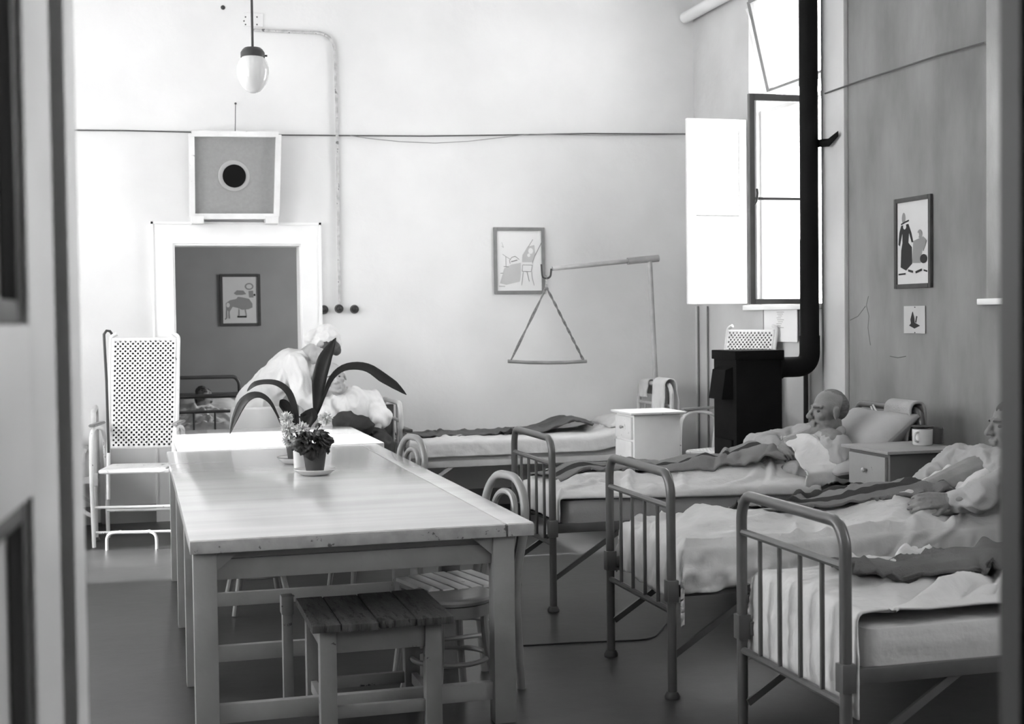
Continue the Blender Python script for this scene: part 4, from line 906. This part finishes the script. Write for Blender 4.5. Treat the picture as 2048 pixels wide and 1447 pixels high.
# ------------------------------------------------------------ tall perforated chairs
def perforated(b, w, h, mp, step=.0180, rr=.46):
    nx, ny = int(w/step), int(h/step); cache = {}
    def vt(u, v):
        k = (round(u, 5), round(v, 5))
        if k not in cache: cache[k] = b.verts.new(mp(u/nx, v/ny))
        return cache[k]
    for i in range(nx):
        for j in range(ny):
            if (i+j) % 2 or i in (0, nx-1) or j in (0, ny-1): b.faces.new((vt(i, j), vt(i+1, j), vt(i+1, j+1), vt(i, j+1)))
            else:
                c = (i+.5, j+.5); o_ = [(i, j), (i+1, j), (i+1, j+1), (i, j+1)]; m_ = [(c[0]+rr*math.cos(a), c[1]+rr*math.sin(a)) for a in (-.75*PI, -.25*PI, .25*PI, .75*PI)]
                mm = [(c[0]+rr*1.0*math.cos(a), c[1]+rr*1.0*math.sin(a)) for a in (-.5*PI, 0, .5*PI, PI)]
                for k in range(4):
                    b.faces.new((vt(*o_[k]), vt(*o_[(k+1) % 4]), vt(*m_[(k+1) % 4]), vt(*mm[k]), vt(*m_[k])))
def tall_chair(label, loc, rz):
    """faces local -y"""
    t = thing('reclining_chair', label, 'chair', loc, rz); w = .50
    mp = lambda u, v: Vector((-.235+u*.47, .10+.15*v-.05*math.sin(PI*v)*0, .66+v*.80))
    b = B(); perforated(b, .47, .81, mp); obj('back_panel', b, WHO, t, world=False, solid=.008, sharp=20)
    b = B(); box(b, (-.225, 0, 0), (.225, .004, .78)); 
    bmesh.ops.transform(b, verts=b.verts, matrix=Matrix.Translation((0, .118, .668)) @ Matrix.Rotation(-math.atan(.15/.8), 4, 'X')); obj('hole_backing', b, M('hole_backing_dark', .05, .9), t, world=False)  # dark sheet added behind the holes so they read dark
    for s in (-1, 1):
        b = B(); tube(b, fillet([(s*.243, .06, .30), (s*.243, .09, .62), (s*.243, .262, 1.47), (s*.20, .266, 1.49)], .04), .014, 10); obj('back_post', b, WHO, t, world=False)
        b = B(); tube(b, fillet([(s*.285, .22, .0), (s*.285, .20, .50), (s*.285, .16, .80), (s*.285, -.10, .84), (s*.285, -.24, .80), (s*.285, -.26, .5), (s*.285, -.22, 0)], .10), .014, 10); obj('side_frame', b, WHO, t, world=False)
        b = B(); beam(b, (s*.285, .12, .853), (s*.285, -.22, .853), .045, .02, bev=.006); obj('armrest', b, FRM, t, world=False)
    b = B(); tube(b, fillet([(-.235, -.25, .53), (.235, -.25, .53), (.235, .14, .53), (-.235, .14, .53)], .05, closed=True), .014, 10, closed=True); obj('seat_frame', b, WHO, t, world=False)
    b = B(); perforated(b, .45, .38, lambda u, v: Vector((-.225+u*.45, -.24+v*.38, .545)), .019, .42); obj('seat', b, WHO, t, world=False, solid=.008, sharp=20)
    for y, z in ((-.22, .28), (-.20, .10), (.20, .2)):
        b = B(); tube(b, [(-.285, y, z), (.285, y, z)], .010, 8); obj('crossbar', b, WHO, t, world=False)
    b = B(); tube(b, fillet([(-.17, -.34, .0), (-.17, -.34, .12), (.17, -.34, .12), (.17, -.34, 0)], .07), .011, 8)
    tube(b, [(-.1, -.34, .12), (-.1, -.22, .11)], .009); tube(b, [(.1, -.34, .12), (.1, -.22, .11)], .009); obj('foot_rest', b, WHO, t, world=False)
    return t
tc1 = tall_chair('tall white perforated reclining chair at left with a walking cane hooked on it', (.02, 10.02, 0), -.20)
tc2 = place(copy_tree(tc1), (4.36, 9.45, 0), -1.15, 'white perforated chair with curved arms standing behind the stove')
pc = [at(x, y, 'Y', 9.86) for x, y in ((224, 668), (220, 662), (213, 661), (208, 668), (209, 690), (213, 760), (217, 890), (217, 905))]
b = B(); tube(b, pc, .0095, 8); tag(obj('walking_cane', b, DRK, origin=pc[-1]), 'dark walking cane hooked over the tall white chair back', 'cane')
# ------------------------------------------------------------ plants on the table
ZT = .782
p1 = at(630, 948, 'Z', ZT); p2 = at(594, 925, 'Z', ZT); pv = at(599, 938, 'Z', ZT)
def dish(name, label, c, R_, h, mat, rim):
    t = thing(name, label, 'saucer', c)
    b = B(); lathe(b, [(0, 0), (R_*.62, 0), (R_*.72, .004), (R_*.98, h-.003), (R_*.94, h-.002), (R_*.68, .009), (0, .008)], n=44); obj('dish', b, mat, t, world=False)
    b = B(); tube(b, [(R_*.965*math.cos(2*PI*k/44), R_*.965*math.sin(2*PI*k/44), h-.002) for k in range(44)], .0022, 6, closed=True); obj('rim', b, rim, t, world=False)
    return t
dish('saucer', 'pale enamel saucer under the front flower pot', p1, .110, .030, ENAM, ENAM)
dish('saucer', 'dark rimmed enamel saucer under the rear flower pot', p2, .112, .036, ENAM, RIM)
def pot(label, c, R_, h, nm='flower_pot'):
    t = thing(nm, label, 'plant', c+V(0, 0, .009))
    b = B(); lathe(b, [(0, 0), (R_*.70, 0), (R_*.96, h*.86), (R_*1.0, h*.86), (R_*1.02, h), (R_*.90, h), (R_*.86, h*.8), (0, h*.8)], n=36); obj('pot', b, TERRA, t, world=False)
    b = B(); lathe(b, [(0, h*.86), (R_*.86, h*.84)], n=20); obj('soil', b, DRK, t, world=False)
    return t
P1 = pot('dark clay pot with crinkled dark leaves on the front saucer', p1, .063, .125)
P2 = pot('dark clay pot of tall arching strap leaves behind the flowers', p2, .066, .125)
def leaf_blade(b, pts, widths, nrm, cup=.15, n=26):
    """ribbon through pts (smoothed) with widths; nrm = rough direction the broad side faces"""
    pts = [Vector(p) for p in pts]; P = []
    for i in range(n+1):
        s = i/n*(len(pts)-1); k = min(int(s), len(pts)-2); f = s-k
        a = pts[max(k-1, 0)]; p = pts[k]; q = pts[k+1]; d = pts[min(k+2, len(pts)-1)]
        P.append(.5*((2*p)+(q-a)*f+(2*a-5*p+4*q-d)*f*f+(3*p-a-3*q+d)*f**3))
    rows = []
    for i, p in enumerate(P):
        s = i/n*(len(widths)-1); k = min(int(s), len(widths)-2); wd = widths[k]*(1-(s-k))+widths[k+1]*(s-k)
        t = (P[min(i+1, n)]-P[max(i-1, 0)]).normalized(); nn = Vector(nrm) if not callable(nrm) else nrm(i/n)
        nn = (nn-t*nn.dot(t)).normalized(); sd_ = t.cross(nn)
        rows.append([b.verts.new(p+sd_*wd*x+nn*(-cup*wd*(1-abs(x)*2))) for x in (-.5, -.25, 0, .25, .5)])
    for A_, B_ in zip(rows, rows[1:]):
        for k in range(4): b.faces.new((A_[k], A_[k+1], B_[k+1], B_[k]))
yl = p2.y
def lp(pts, dy): return [at(x, y, 'Y', yl+d) for (x, y), d in zip(pts, dy)]
view = Vector((-.1, -1, .25))
leaves = [
 (lp([(606, 880), (628, 830), (634, 800), (638, 762), (648, 722), (659, 698), (672, 675)], [0, 0, -.01, -.02, -.02, -.01, 0]), [.012, .020, .050, .078, .080, .055, .003], view),
 (lp([(604, 880), (634, 825), (648, 790), (662, 757), (683, 737), (710, 731), (738, 736), (765, 754), (790, 770), (813, 789)], [0, .0, .01, .02, .03, .04, .05, .06, .06, .06]), [.012, .018, .022, .030, .040, .050, .055, .062, .048, .003], lambda s: Vector((-.15, -1, .35+.9*s*(1-s)))),
 (lp([(600, 885), (595, 845), (588, 810), (576, 782), (555, 766), (530, 763), (508, 768), (494, 782)], [0, -.02, -.03, -.02, 0, .03, .05, .07]), [.012, .022, .040, .045, .042, .036, .034, .003], lambda s: Vector((.2, -1, .9))),
 (lp([(598, 890), (570, 862), (554, 828), (540, 803), (522, 790), (502, 791), (484, 806), (470, 836), (460, 867)], [0, -.05, -.07, -.07, -.06, -.05, -.04, -.04, -.05]), [.012, .012, .012, .022, .035, .050, .058, .040, .003], lambda s: Vector((-.5*s, -1, .8))),
 (lp([(602, 890), (590, 850), (582, 826), (566, 806), (560, 800)], [0, .02, .03, .04, .04]), [.012, .03, .07, .055, .004], view),
 (lp([(604, 890), (612, 850), (616, 832), (612, 822)], [0, -.02, -.03, -.04]), [.012, .06, .11, .07], view)]
for pts, wd, nr_ in leaves:
    b = B(); leaf_blade(b, pts, wd, nr_); obj('strap_leaf', b, LEAF2, P2, sharp=180, solid=.0015)
def crinkle_leaf(b, base, tip, w, up, seed):
    base, tip, up = Vector(base), Vector(tip), Vector(up).normalized(); d = tip-base; s_ = d.cross(up).normalized(); n_ = s_.cross(d).normalized()
    c = b.verts.new(base); rim = []; mid = []
    for k in range(17):
        a = -2.7+5.4*k/16; rr = 1+.16*math.sin(k*2.4+seed)
        q = base+d*(.5+.5*math.cos(a)*rr)+s_*math.sin(a)*w*.5*rr+n_*(.012*math.sin(k*1.7+seed)-.010)
        rim.append(b.verts.new(q)); mid.append(b.verts.new(base.lerp(q, .55)+n_*.010))
    for k in range(16): b.faces.new((c, mid[k], mid[k+1])); b.faces.new((mid[k], rim[k], rim[k+1], mid[k+1]))
rg = random.Random(3); ctop = p1+V(-.01, 0, .135)
lf = []
for k in range(26):
    a = rg.uniform(0, 2*PI); e = rg.uniform(-.15, 1.1); rad = rg.uniform(.055, .10)
    st = V(math.cos(a)*math.cos(e)*.055-.008, math.sin(a)*math.cos(e)*.05, .05*math.sin(e)+.02)
    tp = st+V(math.cos(a)*rad*.6, math.sin(a)*rad*.6, rg.uniform(-.06, .03)); lf.append((ctop+st, ctop+tp, rg.uniform(.055, .085), (math.cos(a)*.6, math.sin(a)*.6-.3, .8)))
for x0, y0, x1, y1, w in ((640, 872, 667, 882, .05), (640, 880, 660, 888, .05), (618, 880, 598, 905, .07), (625, 885, 615, 915, .08), (640, 868, 655, 868, .04), (625, 895, 625, 918, .07), (606, 885, 596, 892, .06), (640, 890, 640, 905, .06)):
    lf.append((at(x0, y0, 'Y', p1.y-.04), at(x1, y1, 'Y', p1.y-.08), w, (0, -1, .4)))
for k, (a, c, w, u) in enumerate(lf):
    b = B(); crinkle_leaf(b, a, c, w, u, k*1.3); obj('crinkled_leaf', b, LEAF, P1, sharp=180, solid=.001)
b = B()
for k in range(0, 26, 2): tube(b, [p1+V(0, 0, .11), lf[k][0]], .002, 5)
obj('stems', b, LEAF, P1)
# vase with chrysanthemums
t = thing('flower_vase', 'white cylindrical vase holding chrysanthemums between the two pots', 'vase', pv)
b = B(); lathe(b, [(0, 0), (.024, 0), (.029, .004), (.035, .15), (.032, .15), (.027, .01), (0, .01)], n=28); obj('vase_body', b, ENAM, t, world=False)
flow = [((573, 837), -.02, .040, 'upper left pale chrysanthemum above the vase'), ((576, 856), -.05, .046, 'large pale chrysanthemum at left of the vase, below the upper one'), ((578, 880), -.03, .040, 'lowest pale chrysanthemum, drooping at left of the vase'), ((605, 858), -.09, .041, 'pale chrysanthemum in the middle, just over the front pot leaves'), ((651, 836), -.06, .040, 'pale chrysanthemum standing apart at right of the others')]
def chrys(c, R_, seed):
    b = B(); r_ = random.Random(seed)
    for k in range(230):
        z = 1-2*(k+.5)/230; ph = k*2.39996; rr = math.sqrt(1-z*z)
        d = Vector((rr*math.cos(ph), rr*math.sin(ph), z)); d += Vector((r_.uniform(-.2, .2), r_.uniform(-.2, .2), r_.uniform(-.2, .2))); d.normalize()
        L_ = R_*r_.uniform(.8, 1.12); s_ = d.cross(Vector((r_.uniform(-1, 1), r_.uniform(-1, 1), r_.uniform(-1, 1)))).normalized()*R_*.11; n_ = d.cross(s_).normalized()
        p = [c+d*R_*.15-s_*.5, c+d*R_*.15+s_*.5, c+d*L_*.7+s_+n_*.003, c+d*L_-d*0+n_*-.002, c+d*L_*.7-s_+n_*.003]
        b.faces.new([b.verts.new(x) for x in p])
    return b
for k, ((x, y), dy, R_, lab) in enumerate(flow):
    c = at(x, y, 'Y', pv.y+dy)
    s_ = thing('chrysanthemum', lab, 'flower', c, 0)
    o = obj('flower_head', chrys(c, R_, k), PETAL, s_, sharp=180); o['kind'] = 'stuff'
    b = B(); m_ = pv+V((c.x-pv.x)*.4, (c.y-pv.y)*.4, .16); tube(b, [pv+V(0, 0, .02), m_, c], .0028, 6); obj('stem', b, LEAF, s_)
    for j in range(3):
        b = B(); q = m_.lerp(c, .1+.3*j); a = rg.uniform(0, 6.28); crinkle_leaf(b, q, q+V(.045*math.cos(a), .045*math.sin(a), .0), .035, (0, 0, 1), j+k); obj('leaf', b, LEAF, s_, sharp=180)

# ------------------------------------------------------------ people
def person(label, loc): return thing('person', label, 'person', loc)
# ---- man reclining in bed 1
T = person('elderly man with cropped grey hair reclining in bed, head turned to the left', (3.4, 7.2, BT))
hp = V(3.32, 7.20, .645); chst = V(3.74, 7.20, .75); shN = V(3.94, 7.00, .80); shF = at(1618, 872, 'Y', 7.38); elF = at(1512, 888, 'Y', 7.38); wrF = at(1552, 890, 'Y', 7.20)
hc = at(1655, 822, 'Y', 7.16)
hd = Head(hc, (-1, -.02, .06), (.18, 0, 1), 1.12)
b = B(); hd.build(b); hd.neck(b, V(3.97, 7.18, .86), .056)
ell(b, hp, (.17, .15, .08)); caps(b, hp, chst, .085, .105); caps(b, V(3.90, 7.05, .83), V(3.90, 7.31, .85), .075); caps(b, chst, V(3.9, 7.18, .84), .12, .09)
caps(b, shF, elF, .045, .040); caps(b, elF, wrF, .040, .027)
elN = V(3.84, 6.94, .67); caps(b, shN, elN, .045, .04); caps(b, elN, V(3.60, 7.06, .68), .038, .028)
for s in (-1, 1):
    caps(b, hp+V(-.05, s*.09, -.01), V(2.86, 7.23+s*.09, .61), .058, .045); caps(b, V(2.86, 7.23+s*.09, .61), V(2.45, 7.23+s*.10, .60), .042, .03); caps(b, V(2.45, 7.23+s*.1, .60), V(2.40, 7.23+s*.11, .63), .026, .020)
hdir = at(1600, 912, 'Y', 7.00)-wrF
hand(b, wrF, hdir, V(-.15, -.75, .8), .55, 1, 1.12)
fuse('body', b, SKIND, T, .0048, 3)
hd.eyes(T, EYE)
b = B(); hd.e(b, (0, -.048, .026), (.0735, .069, .076), 28); hd.e(b, (0, -.022, .043), (.067, .086, .0755), 28)
fuse('hair', b, HAIRG, T, .006, 2, .0015, 60)
b = B(); caps(b, V(3.88, 7.05, .79), V(3.86, 7.32, .83), .09); caps(b, hp+V(.1, 0, 0), V(3.82, 7.20, .77), .095, .112); caps(b, shF, elF, .075, .066); caps(b, elF, wrF.lerp(elF, .12), .068, .056)
caps(b, shN+V(-.02, .02, 0), elN, .078, .065); caps(b, elN, V(3.62, 7.05, .68), .055, .045); ell(b, V(3.97, 7.17, .875), (.07, .08, .04))
fuse('pyjama_jacket', b, SHIRTG, T, .0085, 2, .016, 9, (1, 1, 1), 2)
# ---- man half hidden, bed 2
T = person('person in pale pyjamas in the middle bed, mostly hidden by the door edge', (3.4, 5.5, BT))
hd = Head(at(2022, 852, 'Y', 5.5), (-1, .05, .05), (.2, 0, 1), 1.12)
sN = V(3.86, 5.24, .86); eN = at(1965, 992, 'Y', 5.10); wN = at(1898, 1000, 'Y', 5.22)
b = B(); hd.build(b); hd.neck(b, V(4.03, 5.5, .88)); hp = V(3.34, 5.5, .64)
caps(b, hp, V(3.8, 5.5, .78), .08, .12); caps(b, V(3.92, 5.36, .84), V(3.92, 5.64, .84), .075); caps(b, sN, eN, .045, .04); caps(b, eN, wN, .038, .026)
hand(b, wN, V(-.9, .15, .02), V(-.2, -.8, .5), .5, 1, 1.1)
sF = V(3.86, 5.74, .86); eF = V(3.68, 5.76, .72); wF = V(3.55, 5.60, .70); caps(b, sF, eF, .045, .04); caps(b, eF, wF, .038, .026); hand(b, wF, V(-.9, -.2, -.1), V(-.1, -.2, .9), .4, -1, 1.05)
for s in (-1, 1): caps(b, hp+V(-.05, s*.09, 0), V(2.85, 5.5+s*.08, .60), .058, .045); caps(b, V(2.85, 5.5+s*.08, .60), V(2.4, 5.5+s*.08, .595), .042, .03)
fuse('body', b, SKIND, T, .005, 3); hd.eyes(T, EYE)
b = B(); hd.e(b, (0, -.044, .022), (.078, .072, .080)); hd.e(b, (0, -.018, .044), (.069, .090, .078)); fuse('hair', b, HAIRD, T, .007, 2, .002, 60)
b = B(); caps(b, V(3.88, 5.34, .83), V(3.88, 5.66, .83), .10); caps(b, hp+V(.15, 0, .01), V(3.82, 5.5, .76), .07, .12); caps(b, sN, eN, .072, .062); caps(b, eN, wN+V(.03, 0, 0), .062, .048); caps(b, sF, eF, .075, .065); caps(b, eF, wF+V(.05, .04, 0), .065, .052)
fuse('pyjama_jacket', b, SHIRTG, T, .008, 2, .024, 10, (1, 1, 1), 5)
# ---- nurse leaning over
T = person('nurse in white uniform and cap bending over a patient by the doorway', (.92, 10.62, 0))
hcn = at(645, 697, 'Y', 10.45); hd = Head(hcn, (.28, -.42, -.86), (.90, -.10, .30), 1.08)
hip = V(.93, 10.62, .90); wst = V(1.0, 10.60, 1.04); shc = at(596, 722, 'Y', 10.56); sN = at(590, 728, 'Y', 10.40); sF = at(610, 718, 'Y', 10.74)
eN = at(606, 790, 'Y', 10.34); wN = at(640, 826, 'Y', 10.30); eF = at(648, 765, 'Y', 10.66); wF = at(668, 800, 'Y', 10.50)
b = B(); hd.build(b); hd.neck(b, shc+V(.02, 0, .02), .05)
ell(b, hip, (.15, .17, .14)); caps(b, hip, wst, .13, .12); caps(b, wst, shc+V(-.04, 0, -.05), .12, .125); caps(b, sN, sF, .06)
for q, (s_, e_, w_) in enumerate(((sN, eN, wN), (sF, eF, wF))):
    caps(b, s_, e_, .045, .038); caps(b, e_, w_, .035, .024); hand(b, w_, V(.7, -.2, -.5), V(.2, -.8, .5), .5, 1 if q else -1, .98)
for s in (-1, 1):
    y = 10.62+s*.09; caps(b, V(.93, y, .85), V(.96, y, .48), .08, .055); caps(b, V(.96, y, .48), V(.92, y, .09), .05, .035); caps(b, V(.90, y, .04), V(1.06, y, .03), .036, .03)
fuse('body', b, SKIN, T, .007, 2); hd.eyes(T, EYE)
b = B(); hd.e(b, (0, -.026, .036), (.083, .092, .084), 28); hd.e(b, (0, .030, .085), (.066, .055, .040)); fuse('hair', b, HAIRD, T, .007, 2, .004, 30)
b = B(); hd.e(b, (0, -.060, .045), (.098, .080, .110), 28); hd.e(b, (0, -.100, -.02), (.090, .055, .080)); hd.e(b, (.02, -.105, .06), (.085, .05, .07)); hd.e(b, (-.02, -.03, .10), (.075, .06, .05)); fuse('nurse_cap', b, UNI, T, .008, 2, .012, 16)
b = B(); caps(b, hip, wst, .19, .155); caps(b, wst, shc+V(-.05, 0, -.06), .155, .16); caps(b, sN+V(0, .05, 0), sF+V(0, -.05, 0), .085)
caps(b, sN, eN, .085, .078); caps(b, eN, wN.lerp(eN, .35), .075, .06); caps(b, sF, eF, .08, .07); caps(b, eF, wF.lerp(eF, .3), .068, .055)
caps(b, hip, V(.90, 10.62, .62), .20, .235); caps(b, V(.90, 10.62, .62), V(.90, 10.62, .42), .235, .20)
ell(b, shc+V(.03, 0, .04), (.085, .10, .05))
fuse('white_dress', b, UNI, T, .010, 3, .020, 6, (1.3, 1.3, .6), 4)
b = B(); grid(b, 24, 24, lambda u, v: V(.93, 10.62, .45)+V(.262*math.cos(-2.6+2.3*u)*(1+.02*math.sin(u*30)), .262*math.sin(-2.6+2.3*u)*(1+.02*math.sin(u*30)), .52*v)*1.0 if False else V(.92+(.245+.035*(1-v))*math.cos(-2.7+2.4*u), 10.62+(.245+.035*(1-v))*math.sin(-2.7+2.4*u), .42+.50*v))
obj('apron', b, M('apron_cotton', .66, .9, .05), T, sharp=180, solid=.006)
for s in (-1, 1):
    b = B(); caps(b, V(.88, 10.62+s*.09, .035), V(1.08, 10.62+s*.09, .03), .042, .036); fuse('shoe', b, DRK, T, .008, 2)
# ---- seated patient
T = person('pale haired patient in white shirt sitting in an armchair at the far table end', (1.70, 10.30, .48))
hd = Head(at(668, 757, 'Y', 10.28), (-.05, -.95, .12), (-.30, .05, 1), 1.08)
cst = at(706, 815, 'Y', 10.36); nb_ = at(684, 788, 'Y', 10.33); sL = at(738, 800, 'Y', 10.34); sR = at(655, 812, 'Y', 10.34)
eL = at(757, 826, 'Y', 10.22); wL = at(752, 862, 'Y', 10.10); eR = V(sR.x-.02, 10.15, .72); wR = V(sR.x+.12, 10.10, .72)
eL = at(764, 833, 'Y', 10.22)
hip = V(1.70, 10.42, .56)
b = B(); hd.build(b); hd.neck(b, nb_, .052); caps(b, hip, cst, .14, .13); caps(b, sL+V(-.04, 0, 0), sR+V(.04, 0, 0), .065); caps(b, cst, nb_+V(0, 0, -.06), .12, .06)
caps(b, sL, eL, .045, .038); caps(b, eL, wL, .038, .027); hand(b, wL, V(-.1, -.2, -1), V(.3, -.9, .1), .4, 1, 1.05); caps(b, sR, eR, .045, .038); caps(b, eR, wR, .036, .026); hand(b, wR, V(1, -.2, -.1), V(0, -.3, 1), .5, 1, 1.0)
for s in (-1, 1):
    x = 1.66+s*.10; caps(b, V(x, 10.38, .57), V(x, 9.98, .57), .075, .055); caps(b, V(x, 9.98, .55), V(x, 9.93, .10), .05, .035); caps(b, V(x, 9.95, .04), V(x, 9.80, .035), .036, .028)
fuse('body', b, M('skin_pale', .36, .55, .3, .08, 12), T, .007, 2); hd.eyes(T, EYE)
b = B(); hd.e(b, (0, -.036, .034), (.080, .086, .080)); fuse('hair', b, M('white_hair', .60, .7, .2, .2, 30), T, .007, 2, .003, 40)
b = B(); caps(b, hip+V(0, 0, .05), cst, .165, .165); caps(b, sL+V(-.05, 0, -.01), sR+V(.05, 0, -.01), .09); caps(b, sL, eL, .080, .075); caps(b, eL, eL.lerp(wL, .35), .074, .058); caps(b, sR, eR, .075, .07); ell(b, nb_+V(0, 0, -.02), (.085, .08, .04)); ell(b, at(749, 800, 'Y', 10.34), (.06, .06, .08))
fuse('white_shirt', b, UNI, T, .009, 2, .018, 8, (1, 1, .7), 8)
b = B(); caps(b, V(1.54, 10.34, .62), V(1.55, 9.95, .64), .09, .085); caps(b, V(1.76, 10.34, .62), V(1.76, 9.97, .65), .09, .085); caps(b, V(1.56, 9.94, .62), V(1.56, 9.92, .30), .08, .09); caps(b, V(1.76, 9.94, .62), V(1.76, 9.92, .30), .08, .09); caps(b, V(1.56, 9.96, .48), V(1.76, 9.96, .48), .09); caps(b, V(1.56, 10.1, .64), V(1.74, 10.1, .66), .10); caps(b, at(690, 842, 'Y', 10.05), at(728, 852, 'Y', 10.0), .085, .075)
tag(fuse('lap_blanket', b, BLND, None, .010, 3, .02, 7, seed=6, origin=(1.7, 10.1, .6)), 'dark blanket over the lap of the seated patient', 'blanket')
# armchair he sits in
t = thing('armchair', 'low tubular armchair with dark armrests under the seated patient', 'chair', (1.72, 10.35, 0))
b = B(); box(b, (1.45, 10.10, .44), (1.98, 10.58, .475), .008); obj('seat', b, FRMD, t)
b = B(); box(b, (1.47, 10.56, .55), (1.97, 10.585, .90), .006); obj('backrest', b, FRMD, t)
for x in (1.45, 2.0):
    b = B(); tube(b, fillet([(x, 10.58, 0), (x, 10.57, .90)], .02), .012, 8); obj('leg', b, METL, t)
    b = B(); tube(b, fillet([(x, 10.56, .70), (x, 10.12, .70), (x, 10.12, 0)], .04), .012, 8); obj('leg', b, METL, t)
    b = B(); box(b, (x-.025, 10.08, .71), (x+.025, 10.50, .735), .008); obj('armrest', b, DRK, t)
# ---- sleeper in the side room
T = person('sleeping person with dark hair lying in bed in the grey side room', (.6, 13.0, BT))
hd = Head(at(408, 795, 'Y', 13.45), (.2, -.55, .8), (.1, .9, .45), 1.05)
b = B(); hd.build(b); hd.neck(b, V(.62, 13.2, .70)); caps(b, V(.60, 12.9, .68), V(.62, 13.15, .70), .13, .12); caps(b, V(.45, 13.15, .68), V(.78, 13.15, .68), .065)
for s in (-1, 1): caps(b, V(.6+s*.19, 13.1, .68), V(.6+s*.22, 12.85, .68), .04, .035); caps(b, V(.6+s*.08, 12.8, .67), V(.6+s*.08, 12.2, .65), .06, .04)
caps(b, V(.6, 12.8, .67), V(.6, 12.95, .68), .13)
fuse('body', b, SKIND, T, .009, 2); hd.eyes(T, EYE)
b = B(); hd.e(b, (0, -.028, .036), (.084, .092, .085)); hd.e(b, (.03, .01, .075), (.06, .06, .04)); fuse('hair', b, HAIRD, T, .009, 2, .004, 30)
# what lies on the far left bed
b = B(); caps(b, V(-.80, 10.42, .74), V(-.52, 10.46, .72), .075, .07); tag(fuse('bundle', b, BLNK, None, .010, 2, .012, 12, origin=(-.66, 10.44, .68)), 'rolled grey cloth bundle on the dark blanket of the far left bed', 'bundle')
